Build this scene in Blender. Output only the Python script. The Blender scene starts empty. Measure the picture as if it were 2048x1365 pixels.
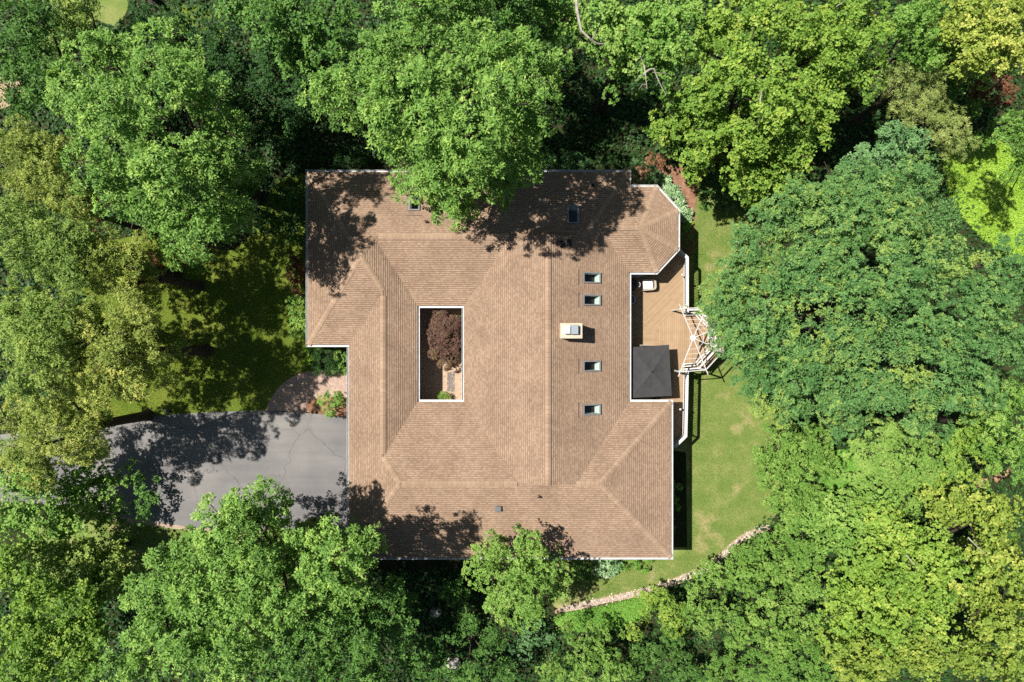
import bpy, math, random
import numpy as np
from mathutils import Vector
from mathutils.geometry import tessellate_polygon
R = math.radians
sc = bpy.context.scene
C = sc.collection
# ------------------------------------------------------------------ scale: the place seen from a drone 50 m up
H = 50.0
GP = 0.036621                       # metres on the ground per photo pixel
def P(px, py, z=0.0):
    k = GP * (H - z) / H
    return ((px - 1024.0) * k, -(py - 682.5) * k)
def sstep(a, b, x):
    t = min(1.0, max(0.0, (x - a) / (b - a)))
    return t * t * (3 - 2 * t)
def T(x, y):                        # the site falls from the drive (2 m) to the back lawn (0 m)
    return 2.0 * (1 - sstep(-9.0, 2.5, x)) + 0.05 * math.sin(x * .31 + 1) * math.cos(y * .27) * sstep(14, 30, abs(x) + abs(y) * .6)
def G(px, py):                      # a photo pixel on the ground -> x, y, z
    z = 0.0
    for _ in range(6):
        x, y = P(px, py, z); z = T(x, y)
    return (x, y, z)

# ------------------------------------------------------------------ materials
MATS = {}
def new_mat(name):
    m = bpy.data.materials.new(name); m.use_nodes = True
    nt = m.node_tree; nt.nodes.clear()
    out = nt.nodes.new('ShaderNodeOutputMaterial')
    MATS[name] = m
    return m, nt, out
def N(nt, t, **kw):
    n = nt.nodes.new(t)
    for k, v in kw.items():
        if k.startswith('i_'):
            key = k[2:]
            n.inputs[int(key) if key.isdigit() else key.replace('_', ' ')].default_value = v
        else:
            setattr(n, k, v)
    return n
def L(nt, a, b): nt.links.new(a, b)
def c4(c): return (c[0], c[1], c[2], 1.0)
def ramp(nt, fac, stops):
    r = N(nt, 'ShaderNodeValToRGB')
    e = r.color_ramp.elements
    e[0].position, e[0].color = stops[0][0], c4(stops[0][1])
    e[1].position, e[1].color = stops[-1][0], c4(stops[-1][1])
    for p, c in stops[1:-1]:
        q = e.new(p); q.color = c4(c)
    L(nt, fac, r.inputs[0])
    return r.outputs[0]
def mixc(nt, fac, a, b, blend='MIX'):
    m = N(nt, 'ShaderNodeMix', data_type='RGBA', blend_type=blend)
    if isinstance(fac, float): m.inputs[0].default_value = fac
    else: L(nt, fac, m.inputs[0])
    for s, i in ((a, 6), (b, 7)):
        if isinstance(s, tuple): m.inputs[i].default_value = c4(s)
        else: L(nt, s, m.inputs[i])
    return m.outputs[2]
def noise(nt, vec, scale, detail=3.0, rough=.55):
    n = N(nt, 'ShaderNodeTexNoise'); n.inputs['Scale'].default_value = scale
    n.inputs['Detail'].default_value = detail; n.inputs['Roughness'].default_value = rough
    if vec is not None: L(nt, vec, n.inputs['Vector'])
    return n.outputs[0]
def bump(nt, h, strength, dist):
    b = N(nt, 'ShaderNodeBump'); b.inputs['Strength'].default_value = strength
    b.inputs['Distance'].default_value = dist
    L(nt, h, b.inputs['Height'])
    return b.outputs[0]
def surf(nt, out, col, rough=.7, spec=.3, metal=0.0, nrm=None):
    p = N(nt, 'ShaderNodeBsdfPrincipled')
    p.inputs['Roughness'].default_value = rough
    p.inputs['Specular IOR Level'].default_value = spec
    p.inputs['Metallic'].default_value = metal
    if isinstance(col, tuple): p.inputs['Base Color'].default_value = c4(col)
    else: L(nt, col, p.inputs['Base Color'])
    if nrm is not None: L(nt, nrm, p.inputs['Normal'])
    L(nt, p.outputs[0], out.inputs[0])
    return p
def pos(nt):
    return N(nt, 'ShaderNodeNewGeometry').outputs['Position']
def simple(name, col, rough=.6, spec=.3, metal=0.0, var=.12, scale=6.0, bmp=0.0):
    m, nt, out = new_mat(name)
    v = N(nt, 'ShaderNodeTexCoord').outputs['Object']
    n = noise(nt, v, scale, 4.0)
    lo = tuple(max(0, x * (1 - var)) for x in col); hi = tuple(min(1, x * (1 + var)) for x in col)
    col2 = ramp(nt, n, [(.3, lo), (.7, hi)])
    nb = bump(nt, noise(nt, v, scale * 12, 2.0), .3, bmp) if bmp else None
    surf(nt, out, col2, rough, spec, metal, nb)
    return m

def mat_leaf(name, dark, mid, light, trans=.25, rough=.55, spec=.25):
    m, nt, out = new_mat(name)
    a = N(nt, 'ShaderNodeAttribute', attribute_name='tint')
    col = ramp(nt, a.outputs['Fac'], [(0.0, dark), (.55, mid), (1.0, light)])
    p = N(nt, 'ShaderNodeBsdfPrincipled')
    p.inputs['Roughness'].default_value = rough
    p.inputs['Specular IOR Level'].default_value = spec
    L(nt, col, p.inputs['Base Color'])
    t = N(nt, 'ShaderNodeBsdfTranslucent')
    tc = mixc(nt, 1.0, col, (1.15, 1.25, .55), 'MULTIPLY')
    L(nt, tc, t.inputs[0])
    ms = N(nt, 'ShaderNodeMixShader'); ms.inputs[0].default_value = trans
    L(nt, p.outputs[0], ms.inputs[1]); L(nt, t.outputs[0], ms.inputs[2])
    L(nt, ms.outputs[0], out.inputs[0])
    return m

def mat_shingle(name, light, dark, line, row=.143, widths=(.105, .19), frac=.16):
    """courses along uv.y, each cut into tabs of uneven width and tone, a dark printed band at the lower edge of every course"""
    m, nt, out = new_mat(name)
    uv = N(nt, 'ShaderNodeUVMap', uv_map='uv').outputs[0]
    sep = N(nt, 'ShaderNodeSeparateXYZ'); L(nt, uv, sep.inputs[0])
    def ma(op, a, b=None, c=None):
        n = N(nt, 'ShaderNodeMath', operation=op)
        for k, s in enumerate((a, b, c)):
            if s is None: continue
            if isinstance(s, (int, float)): n.inputs[k].default_value = s
            else: L(nt, s, n.inputs[k])
        return n.outputs[0]
    vv = ma('DIVIDE', sep.outputs[1], row); r = ma('FLOOR', vv); fr = ma('FRACT', vv)
    tabs = []
    for k, wd in enumerate(widths):
        wn = N(nt, 'ShaderNodeTexWhiteNoise', noise_dimensions='1D'); L(nt, ma('ADD', r, 17.3 * k + .5), wn.inputs['W'])
        cell = ma('FLOOR', ma('ADD', ma('DIVIDE', sep.outputs[0], wd), ma('MULTIPLY', wn.outputs['Value'], 9.0)))
        cv = N(nt, 'ShaderNodeCombineXYZ'); L(nt, cell, cv.inputs[0]); L(nt, r, cv.inputs[1]); cv.inputs[2].default_value = k
        w2 = N(nt, 'ShaderNodeTexWhiteNoise', noise_dimensions='3D'); L(nt, cv.outputs[0], w2.inputs['Vector']); tabs.append(w2.outputs['Value'])
    t = ma('ADD', ma('MULTIPLY', tabs[0], .55), ma('MULTIPLY', tabs[1], .45))
    col = ramp(nt, t, [(.22, dark), (.52, tuple((a + b) / 2 for a, b in zip(light, dark))), (.80, light)])
    band = ma('LESS_THAN', fr, ma('MULTIPLY_ADD', tabs[0], frac * .8, frac * .7))
    col = mixc(nt, band, col, line)
    v = pos(nt)
    big = ramp(nt, noise(nt, v, .55, 5.0), [(.32, (.88, .87, .87)), (.68, (1.11, 1.11, 1.11))])
    gran = ramp(nt, noise(nt, v, 38.0, 2.0), [(.3, (.85, .85, .85)), (.7, (1.15, 1.15, 1.15))])
    col = mixc(nt, 1.0, mixc(nt, 1.0, col, big, 'MULTIPLY'), gran, 'MULTIPLY')
    surf(nt, out, col, .92, .12, 0.0, bump(nt, noise(nt, v, 60.0, 2.0), .5, .006))
    return m

def mat_ground(name, stops, scales, bmp=.02, mixpatch=None, rough=.95):
    m, nt, out = new_mat(name)
    v = pos(nt)
    a = noise(nt, v, scales[0], 4.0); b = noise(nt, v, scales[1], 3.0)
    mx = N(nt, 'ShaderNodeMath', operation='MULTIPLY_ADD'); L(nt, a, mx.inputs[0]); mx.inputs[1].default_value = .5
    h = N(nt, 'ShaderNodeMath', operation='MULTIPLY'); L(nt, b, h.inputs[0]); h.inputs[1].default_value = .5
    L(nt, h.outputs[0], mx.inputs[2])
    col = ramp(nt, mx.outputs[0], stops)
    if mixpatch:
        f = ramp(nt, noise(nt, v, mixpatch[0], 3.0), [(mixpatch[1], (0, 0, 0)), (mixpatch[2], (1, 1, 1))])
        col = mixc(nt, f, col, mixpatch[3])
    surf(nt, out, col, rough, .12, 0.0, bump(nt, b, .6, bmp))
    return m

def mat_planks(name, col, dark, width, angle, rough=.6):
    m, nt, out = new_mat(name)
    v = pos(nt)
    mp = N(nt, 'ShaderNodeMapping'); mp.inputs['Rotation'].default_value = (0, 0, angle)
    L(nt, v, mp.inputs[0])
    b = N(nt, 'ShaderNodeTexBrick', offset=.5, offset_frequency=2)
    L(nt, mp.outputs[0], b.inputs['Vector'])
    lo = tuple(x * .9 for x in col); hi = tuple(x * 1.07 for x in col)
    b.inputs['Color1'].default_value = c4(lo); b.inputs['Color2'].default_value = c4(hi)
    b.inputs['Mortar'].default_value = c4(dark)
    b.inputs['Scale'].default_value = 1.0; b.inputs['Mortar Size'].default_value = .006
    b.inputs['Brick Width'].default_value = 4.0; b.inputs['Row Height'].default_value = width
    g = ramp(nt, noise(nt, v, 2.5, 4.0), [(.3, (.92, .92, .92)), (.7, (1.06, 1.06, 1.06))])
    surf(nt, out, mixc(nt, 1.0, b.outputs[0], g, 'MULTIPLY'), rough, .25)
    return m

def mat_pavers(name, c1, c2, mort, w, h, rot=0.0):
    m, nt, out = new_mat(name)
    v = pos(nt)
    mp = N(nt, 'ShaderNodeMapping'); mp.inputs['Rotation'].default_value = (0, 0, rot)
    L(nt, v, mp.inputs[0])
    b = N(nt, 'ShaderNodeTexBrick'); L(nt, mp.outputs[0], b.inputs['Vector'])
    b.inputs['Color1'].default_value = c4(c1); b.inputs['Color2'].default_value = c4(c2); b.inputs['Mortar'].default_value = c4(mort)
    b.inputs['Scale'].default_value = 1.0; b.inputs['Mortar Size'].default_value = .008
    b.inputs['Brick Width'].default_value = w; b.inputs['Row Height'].default_value = h
    g = ramp(nt, noise(nt, v, 9.0, 4.0), [(.3, (.8, .8, .8)), (.7, (1.15, 1.15, 1.15))])
    surf(nt, out, mixc(nt, 1.0, b.outputs[0], g, 'MULTIPLY'), .85, .2)
    return m

LEAF = {
 'oak': ((.045, .098, .019), (.100, .186, .036), (.190, .275, .060)),
 'oak_deep': ((.028, .070, .014), (.056, .122, .023), (.105, .185, .038)),
 'maple': ((.055, .112, .016), (.115, .188, .027), (.205, .252, .045)),
 'yellow': ((.075, .122, .018), (.145, .190, .030), (.270, .280, .066)),
 'ash': ((.040, .100, .028), (.072, .148, .044), (.165, .220, .045)),
 'golden': ((.078, .115, .022), (.155, .195, .040), (.290, .290, .075)),
 'olive':  ((.055, .100, .020), (.108, .168, .034), (.190, .240, .055)),
 'green': ((.045, .100, .016), (.088, .172, .030), (.155, .230, .052)),
 'feather': ((.110, .150, .040), (.180, .225, .065), (.270, .290, .110)),
 'shrub': ((.052, .112, .018), (.098, .178, .032), (.170, .235, .058)),
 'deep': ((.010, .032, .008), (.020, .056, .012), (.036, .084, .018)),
 'bluish': ((.055, .120, .045), (.095, .180, .068), (.140, .235, .095)),
 'hosta': ((.090, .170, .070), (.170, .250, .135), (.300, .370, .240)),
 'redmaple': ((.058, .031, .024), (.095, .053, .042), (.135, .098, .044)),
 'rust':   ((.080, .038, .020), (.160, .075, .042), (.240, .120, .070)),
 'lime': ((.110, .185, .018), (.165, .265, .028), (.230, .320, .055)),
 'clover': ((.055, .125, .018), (.085, .180, .026), (.125, .230, .040)),
 'darkred': ((.040, .015, .015), (.080, .025, .022), (.120, .050, .030)),
}
LK = 2.0
for k, (a, b, c) in LEAF.items():
    mat_leaf('leaf_' + k, *[tuple(x * LK for x in q) for q in (a, b, c)])
simple('bark', (.060, .048, .038), .9, .1, 0, .35, 5, .02)
simple('pale_bark', (.33, .30, .26), .9, .1, 0, .25, 5, .01)
mat_shingle('shingle', (.340, .243, .172), (.246, .168, .117), (.140, .094, .066))
mat_shingle('cap_shingle', (.345, .248, .173), (.30, .211, .146), (.19, .130, .090), row=.30, widths=(3.0, 5.0), frac=.05)
simple('roof_deck', (.06, .045, .035), .9, .1)
simple('dark_edge', (.05, .04, .035), .8, .2)
simple('white_trim', (.60, .585, .57), .45, .35, 0, .06, 3)
simple('gutter_white', (.60, .60, .595), .5, .35, 0, .14, 2.2)
simple('siding', (.50, .46, .39), .7, .2, 0, .06, 2)
simple('stucco', (.50, .43, .33), .85, .15, 0, .08, 4, .004)
simple('galvanised', (.26, .31, .34), .35, .5, 0, .12, 14)
simple('bright_metal', (.55, .57, .60), .35, .5, 0, .05, 14)
simple('frame_grey', (.25, .26, .27), .45, .4, .3, .1, 8)
simple('flashing_shade', (.17, .125, .10), .7, .2, .1, .1, 8)
simple('black_metal', (.018, .019, .021), .55, .3, .1, .2, 8)
simple('vent_grey', (.13, .135, .145), .5, .35, .1, .15, 8)
simple('copper_pipe', (.20, .14, .11), .6, .3, .2, .2, 10)
simple('shaft_white', (.66, .69, .66), .8, .2, 0, .05, 4)
simple('dark_room', (.016, .018, .020), .8, .2)  # near-black sheet that paints the darkness of the rooms under the skylights
simple('umbrella_cloth', (.050, .050, .052), .85, .15, 0, .12, 3, .002)
simple('cushion_white', (.70, .69, .68), .9, .1, 0, .04, 4, .003)
simple('wicker', (.40, .35, .28), .75, .2, 0, .18, 40, .004)
simple('grey_cushion', (.42, .43, .46), .9, .1, 0, .08, 4, .003)
simple('grill_cover', (.028, .033, .042), .6, .3, 0, .2, 3)
simple('teak', (.30, .19, .105), .6, .3, 0, .2, 8)
simple('pot', (.45, .44, .42), .6, .3, 0, .1, 6)
simple('door_paint', (.60, .58, .54), .5, .3, 0, .05, 2)
simple('rock_pale', (.46, .42, .37), .9, .15, 0, .35, 1.4, .01)
mat_planks('deck_diag', (.345, .236, .142), (.17, .11, .066), .14, R(45))
mat_planks('deck_diag2', (.345, .236, .142), (.17, .11, .066), .14, R(-45))
mat_planks('deck_long', (.355, .243, .148), (.17, .11, .066), .14, R(90))
mat_planks('deck_cross', (.342, .236, .144), (.17, .11, .066), .14, 0.0)
mat_pavers('court_pavers', (.50, .37, .27), (.42, .29, .20), (.33, .25, .19), .20, .10)
mat_pavers('walk_pavers', (.46, .33, .27), (.36, .25, .20), (.26, .20, .17), .22, .11, R(30))
mat_pavers('driveway_edge', (.42, .32, .24), (.36, .27, .20), (.22, .18, .15), .2, .1)
mat_ground('lawn', [(.30, (.095, .165, .032)), (.48, (.155, .215, .052)), (.66, (.26, .27, .10))], (.9, 17.0), .05, (.45, .56, .74, (.38, .31, .16)))
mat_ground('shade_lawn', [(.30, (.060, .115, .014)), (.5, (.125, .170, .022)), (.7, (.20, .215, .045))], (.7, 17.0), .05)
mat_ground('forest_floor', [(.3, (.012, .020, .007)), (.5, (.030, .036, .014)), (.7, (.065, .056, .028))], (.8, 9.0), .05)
mat_ground('mulch', [(.3, (.11, .055, .032)), (.5, (.235, .125, .078)), (.7, (.37, .225, .15))], (2.2, 19.0), .03)
m, nt, out = new_mat('asphalt')
v = pos(nt)
col = ramp(nt, noise(nt, v, .28, 5.0), [(.32, (.150, .146, .150)), (.5, (.185, .178, .178)), (.70, (.230, .218, .206))])
gr = ramp(nt, noise(nt, v, 34.0, 2.0), [(.3, (.86, .86, .86)), (.7, (1.14, 1.14, 1.14))])
mp = N(nt, 'ShaderNodeMapping'); mp.inputs['Scale'].default_value = (.10, 1.25, 1.0); L(nt, v, mp.inputs[0])
tk = ramp(nt, noise(nt, mp.outputs[0], 1.4, 4.0), [(.35, (.93, .93, .93)), (.65, (1.06, 1.06, 1.05))])
wv = N(nt, 'ShaderNodeVectorMath', operation='MULTIPLY_ADD'); nz = N(nt, 'ShaderNodeTexNoise'); nz.inputs['Scale'].default_value = 1.3; L(nt, v, nz.inputs['Vector'])
L(nt, nz.outputs['Color'], wv.inputs[0]); wv.inputs[1].default_value = (.9, .9, .9); L(nt, v, wv.inputs[2])
vo = N(nt, 'ShaderNodeTexVoronoi', feature='DISTANCE_TO_EDGE'); vo.inputs['Scale'].default_value = .22; L(nt, wv.outputs[0], vo.inputs['Vector'])
ck = ramp(nt, vo.outputs[0], [(.0, (.55, .55, .55)), (.006, (1, 1, 1))])
oil = ramp(nt, noise(nt, v, 1.1, 2.0), [(.68, (1, 1, 1)), (.80, (.72, .72, .72))])
for extra in (gr, tk, ck, oil): col = mixc(nt, 1.0, col, extra, 'MULTIPLY')
surf(nt, out, col, .9, .15, 0.0, bump(nt, noise(nt, v, 60.0, 2.0), .5, .004))
mat_ground('bare_soil', [(.3, (.25, .18, .12)), (.5, (.40, .29, .19)), (.7, (.52, .40, .28))], (1.2, 12.0), .03)
mat_ground('terracotta_soil', [(.3, (.26, .14, .08)), (.5, (.42, .24, .15)), (.7, (.52, .36, .25))], (1.2, 9.0), .03)
mat_ground('clover_floor', [(.3, (.05, .11, .012)), (.7, (.11, .21, .025))], (1.2, 12.0), .03)
m, nt, out = new_mat('pebble')
a = N(nt, 'ShaderNodeAttribute', attribute_name='tint')
surf(nt, out, ramp(nt, a.outputs['Fac'], [(0, (.25, .205, .165)), (.5, (.47, .39, .33)), (1, (.70, .62, .56))]), .85, .2)
m, nt, out = new_mat('skylight_glass')
fr = N(nt, 'ShaderNodeFresnel'); fr.inputs[0].default_value = 1.5
t = N(nt, 'ShaderNodeBsdfTransparent'); t.inputs[0].default_value = (.86, .92, .90, 1)
g = N(nt, 'ShaderNodeBsdfGlossy'); g.inputs['Roughness'].default_value = .03
ms = N(nt, 'ShaderNodeMixShader'); L(nt, fr.outputs[0], ms.inputs[0]); L(nt, t.outputs[0], ms.inputs[1]); L(nt, g.outputs[0], ms.inputs[2]); L(nt, ms.outputs[0], out.inputs[0])
m, nt, out = new_mat('window_glass')
surf(nt, out, (.02, .025, .03), .06, .6)
m, nt, out = new_mat('doormat')
v = N(nt, 'ShaderNodeTexCoord').outputs['Object']
w = N(nt, 'ShaderNodeTexVoronoi', feature='DISTANCE_TO_EDGE'); w.inputs['Scale'].default_value = 11.0; L(nt, v, w.inputs[0])
surf(nt, out, ramp(nt, w.outputs[0], [(.05, (.36, .30, .25)), (.14, (.075, .07, .078))]), .95, .1)

# ------------------------------------------------------------------ objects
def link(name, me, mats, parent=None, loc=(0, 0, 0)):
    o = bpy.data.objects.new(name, me); C.objects.link(o)
    for mt in mats if isinstance(mats, (list, tuple)) else [mats]:
        me.materials.append(MATS[mt])
    if parent is not None: o.parent = parent
    o.location = loc
    return o
def tag(o, label=None, cat=None, group=None, kind=None):
    if label: o['label'] = label
    if cat: o['category'] = cat
    if group: o['group'] = group
    if kind: o['kind'] = kind
    return o
def empty(name, loc, label, cat, group=None):
    o = bpy.data.objects.new(name, None); C.objects.link(o); o.location = loc
    o.empty_display_size = .2
    return tag(o, label, cat, group)

class MB:
    """collects faces in world coordinates; build() links ONE mesh object whose origin is that of its parent"""
    def __init__(s): s.v, s.f, s.mi, s.uv = [], [], [], []
    def face(s, pts, uv=None, mi=0):
        n = len(s.v); s.v += [tuple(p) for p in pts]; s.f.append(tuple(range(n, n + len(pts)))); s.mi.append(mi)
        s.uv.append(uv)
    def hull(s, verts, faces, mi=0):
        n = len(s.v); s.v += [tuple(p) for p in verts]
        for f in faces: s.f.append(tuple(n + i for i in f)); s.mi.append(mi); s.uv.append(None)
    def box(s, c, size, rz=0.0, mi=0, bev=0.0):
        """axis box about c, turned rz about z, chamfered top edges when bev > 0"""
        hx, hy, hz = size[0] / 2, size[1] / 2, size[2] / 2
        cs, sn = math.cos(rz), math.sin(rz)
        def w(x, y, z): return (c[0] + x * cs - y * sn, c[1] + x * sn + y * cs, c[2] + z)
        rings = [(hx, hy, -hz), (hx, hy, hz - bev)] + ([(hx - bev, hy - bev, hz)] if bev else [])
        vs = [w(x * a, y * b, z) for x, y, z in rings for a, b in ((-1, -1), (1, -1), (1, 1), (-1, 1))]
        fs = [(3, 2, 1, 0)]
        for k in range(len(rings) - 1):
            for i in range(4):
                j = (i + 1) % 4; fs.append((k * 4 + i, k * 4 + j, k * 4 + 4 + j, k * 4 + 4 + i))
        t = (len(rings) - 1) * 4; fs.append((t, t + 1, t + 2, t + 3))
        s.hull(vs, fs, mi)
    def beam(s, a, b, w, h, mi=0):
        """rectangular bar from a to b, w across, h up"""
        a, b = Vector(a), Vector(b); d = (b - a).normalized()
        side = d.cross(Vector((0, 0, 1)))
        side = side.normalized() if side.length > 1e-4 else Vector((1, 0, 0))
        up = side.cross(d)
        vs = [p + side * (x * w / 2) + up * (y * h / 2) for p in (a, b) for x, y in ((-1, -1), (1, -1), (1, 1), (-1, 1))]
        s.hull(vs, [(0, 1, 2, 3), (7, 6, 5, 4), (0, 4, 5, 1), (1, 5, 6, 2), (2, 6, 7, 3), (3, 7, 4, 0)], mi)
    def tube(s, pts, rad, n=8, mi=0, cap=True):
        pts = [Vector(p) for p in pts]; rings = []
        for i, p in enumerate(pts):
            d = (pts[min(i + 1, len(pts) - 1)] - pts[max(i - 1, 0)]).normalized()
            a = d.cross(Vector((.3, .9, .1)) if abs(d.z) > .9 else Vector((0, 0, 1))).normalized(); b = d.cross(a)
            r = rad[i] if isinstance(rad, (list, tuple)) else rad
            rings.append([p + a * (r * math.cos(2 * math.pi * k / n)) + b * (r * math.sin(2 * math.pi * k / n)) for k in range(n)])
        vs = [v for r in rings for v in r]; fs = []
        for i in range(len(rings) - 1):
            for k in range(n):
                j = (k + 1) % n; fs.append((i * n + k, i * n + j, i * n + n + j, i * n + n + k))
        if cap: fs += [tuple(range(n - 1, -1, -1)), tuple(range((len(rings) - 1) * n, len(rings) * n))]
        s.hull(vs, fs, mi)
    def lathe(s, c, prof, n=16, mi=0):
        vs = [(c[0] + r * math.cos(2 * math.pi * k / n), c[1] + r * math.sin(2 * math.pi * k / n), c[2] + z) for r, z in prof for k in range(n)]
        fs = [tuple(range(n - 1, -1, -1))]
        for i in range(len(prof) - 1):
            for k in range(n):
                j = (k + 1) % n; fs.append((i * n + k, i * n + j, i * n + n + j, i * n + n + k))
        fs.append(tuple(range((len(prof) - 1) * n, len(prof) * n)))
        s.hull(vs, fs, mi)
    def prism(s, poly, z0, z1, mi=0):
        """solid slab over a plan polygon"""
        n = len(poly)
        if sum(poly[i][0] * poly[(i + 1) % n][1] - poly[(i + 1) % n][0] * poly[i][1] for i in range(n)) < 0: poly = poly[::-1]
        vs = [(x, y, z0) for x, y in poly] + [(x, y, z1) for x, y in poly]
        s.hull(vs, [tuple(range(n - 1, -1, -1)), tuple(range(n, 2 * n))] + [(i, (i + 1) % n, n + (i + 1) % n, n + i) for i in range(n)], mi)
    def build(s, name, mats, parent=None, loc=None, smooth=False):
        l = parent.location if parent is not None and parent.type == 'EMPTY' else Vector(loc or (0, 0, 0))
        if parent is not None and parent.type != 'EMPTY':
            l = parent.matrix_basis.translation + (parent.parent.location if parent.parent else Vector((0, 0, 0)))
        me = bpy.data.meshes.new(name)
        me.from_pydata([(v[0] - l[0], v[1] - l[1], v[2] - l[2]) for v in s.v], [], s.f)
        me.polygons.foreach_set('material_index', s.mi)
        if any(u is not None for u in s.uv):
            lay = me.uv_layers.new(name='uv'); buf = []
            for f, u in zip(s.f, s.uv):
                for i in range(len(f)): buf += list(u[i]) if u else [0.0, 0.0]
            lay.data.foreach_set('uv', buf)
        if smooth: me.polygons.foreach_set('use_smooth', [True] * len(me.polygons))
        me.update()
        return link(name, me, mats, parent, (0, 0, 0) if parent is not None else l)

def clip(poly, f):
    """the part of poly (list of tuples) where f(p) >= 0"""
    out = []
    for i, p in enumerate(poly):
        q = poly[(i + 1) % len(poly)]; a, b = f(p), f(q)
        if a >= 0: out.append(p)
        if (a >= 0) != (b >= 0):
            t = a / (a - b); out.append(tuple(p[k] + (q[k] - p[k]) * t for k in range(len(p))))
    return out
def tris(poly):
    vs = [Vector((p[0], p[1], 0)) for p in poly]
    return [tuple(poly[i][:2] for i in t) for t in tessellate_polygon([vs])]
def smooth_poly(pts, closed=True, k=4):
    """Catmull-Rom through pts"""
    out, n = [], len(pts)
    for i in range(n if closed else n - 1):
        g = lambda j: pts[j % n] if closed else pts[min(max(j, 0), n - 1)]
        p0, p1, p2, p3 = g(i - 1), g(i), g(i + 1), g(i + 2)
        for s_ in range(k):
            t = s_ / k
            out.append(tuple(.5 * (2 * p1[a] + (p2[a] - p0[a]) * t + (2 * p0[a] - 5 * p1[a] + 4 * p2[a] - p3[a]) * t * t + (3 * p1[a] - p0[a] - 3 * p2[a] + p3[a]) * t ** 3) for a in range(2)))
    if not closed: out.append(pts[-1])
    return out
def drape(name, poly, lift, mat, kind='structure', cell=1.0, zf=T):
    """a ground sheet over a plan polygon, following the terrain"""
    mb = MB()
    for t in tris(poly):
        x0, x1 = min(p[0] for p in t), max(p[0] for p in t)
        i = math.floor(x0 / cell)
        while i * cell < x1:
            s1 = clip(clip(list(t), lambda p: p[0] - i * cell), lambda p: (i + 1) * cell - p[0])
            if len(s1) >= 3:
                y0, y1 = min(p[1] for p in s1), max(p[1] for p in s1)
                j = math.floor(y0 / cell)
                while j * cell < y1:
                    s2 = clip(clip(s1, lambda p: p[1] - j * cell), lambda p: (j + 1) * cell - p[1])
                    if len(s2) >= 3:
                        a = sum(s2[q][0] * s2[(q + 1) % len(s2)][1] - s2[(q + 1) % len(s2)][0] * s2[q][1] for q in range(len(s2)))
                        if abs(a) > 1e-6:
                            if a < 0: s2 = s2[::-1]
                            mb.face([(p[0], p[1], zf(p[0], p[1]) + lift) for p in s2])
                    j += 1
            i += 1
    o = mb.build(name, mat); tag(o, kind=kind)
    return o
def gpoly(px): return [G(*p)[:2] for p in px]
def in_poly(x, y, poly):
    c = False
    for i in range(len(poly)):
        (x0, y0), (x1, y1) = poly[i - 1], poly[i]
        if (y0 > y) != (y1 > y) and x < (x1 - x0) * (y - y0) / (y1 - y0) + x0: c = not c
    return c
# ------------------------------------------------------------------ ground and surfaces
xs = [-400, -200, -110] + [x * 1.5 for x in range(-40, 41)] + [110, 200, 400]
ys = [-400, -200, -90] + [y * 1.5 for y in range(-30, 31)] + [90, 200, 400]
gm = MB()
hole = lambda x, y: -6.9 < x < -3.2 and -4.4 < y < 2.7
for i in range(len(xs) - 1):
    for j in range(len(ys) - 1):
        gm.face([(x, y, T(x, y)) for x, y in ((xs[i], ys[j]), (xs[i + 1], ys[j]), (xs[i + 1], ys[j + 1]), (xs[i], ys[j + 1]))])
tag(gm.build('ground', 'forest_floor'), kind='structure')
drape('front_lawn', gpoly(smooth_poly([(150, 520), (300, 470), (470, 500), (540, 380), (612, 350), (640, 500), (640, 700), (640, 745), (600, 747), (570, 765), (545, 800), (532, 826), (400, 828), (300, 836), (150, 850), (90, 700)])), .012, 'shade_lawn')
drape('verge_lawn', gpoly([(60, 1045), (230, 1040), (330, 1054), (405, 1064), (572, 1066), (700, 1076), (700, 1180), (380, 1200), (60, 1150)]), .012, 'lawn')
drape('far_lawn', gpoly(smooth_poly([(170, -20), (230, -40), (262, -10), (250, 30), (235, 52), (205, 45), (180, 25)])), .012, 'lawn')
drape('far_lawn', gpoly(smooth_poly([(330, 20), (400, 10), (450, 50), (440, 80), (390, 85), (345, 55)])), .012, 'shade_lawn')
drape('back_lawn', gpoly(smooth_poly([(1392, 360), (1440, 345), (1530, 370), (1560, 460), (1560, 800), (1575, 960), (1535, 1055), (1478, 1085), (1440, 1122), (1395, 1150), (1330, 1172), (1262, 1190), (1195, 1203), (1125, 1220), (1090, 1190), (1080, 1120), (1150, 1080), (1290, 1000), (1290, 520), (1360, 480)])), .012, 'lawn')
drape('mulch_bed', gpoly(smooth_poly([(1270, 335), (1315, 325), (1365, 335), (1393, 372), (1391, 420), (1388, 470), (1386, 500), (1375, 515), (1330, 520), (1270, 420)])), .024, 'mulch')
drape('foundation_bed', gpoly([(1300, 895), (1372, 905), (1374, 1095), (1300, 1095)]), .024, 'forest_floor')
drape('clover_clearing', gpoly(smooth_poly([(1890, 290), (1960, 275), (2020, 300), (2070, 360), (2070, 520), (1990, 500), (1900, 400)])), .012, 'clover_floor')
drape('clover_bank', gpoly(smooth_poly([(1115, 1229), (1200, 1212), (1290, 1192), (1310, 1215), (1255, 1250), (1180, 1262), (1120, 1252)])), .030, 'clover_floor')
drape('glade', gpoly(smooth_poly([(1640, 915), (1720, 900), (1740, 960), (1650, 975)])), .012, 'clover_floor')
drape('bare_patch', gpoly(smooth_poly([(1660, 955), (1690, 940), (1715, 955), (1700, 985), (1672, 978)])), .024, 'bare_soil')
drape('terracotta_patch', gpoly(smooth_poly([(1945, 968), (1958, 955), (1972, 958), (1985, 944), (2004, 945), (2018, 934), (2026, 942), (2008, 955), (2000, 966), (1980, 962), (1966, 976), (1952, 974)])), .024, 'terracotta_soil')
drape('sandy_clearing', gpoly(smooth_poly([(-30, 155), (25, 148), (45, 175), (20, 212), (-30, 215)])), .024, 'bare_soil')
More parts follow.
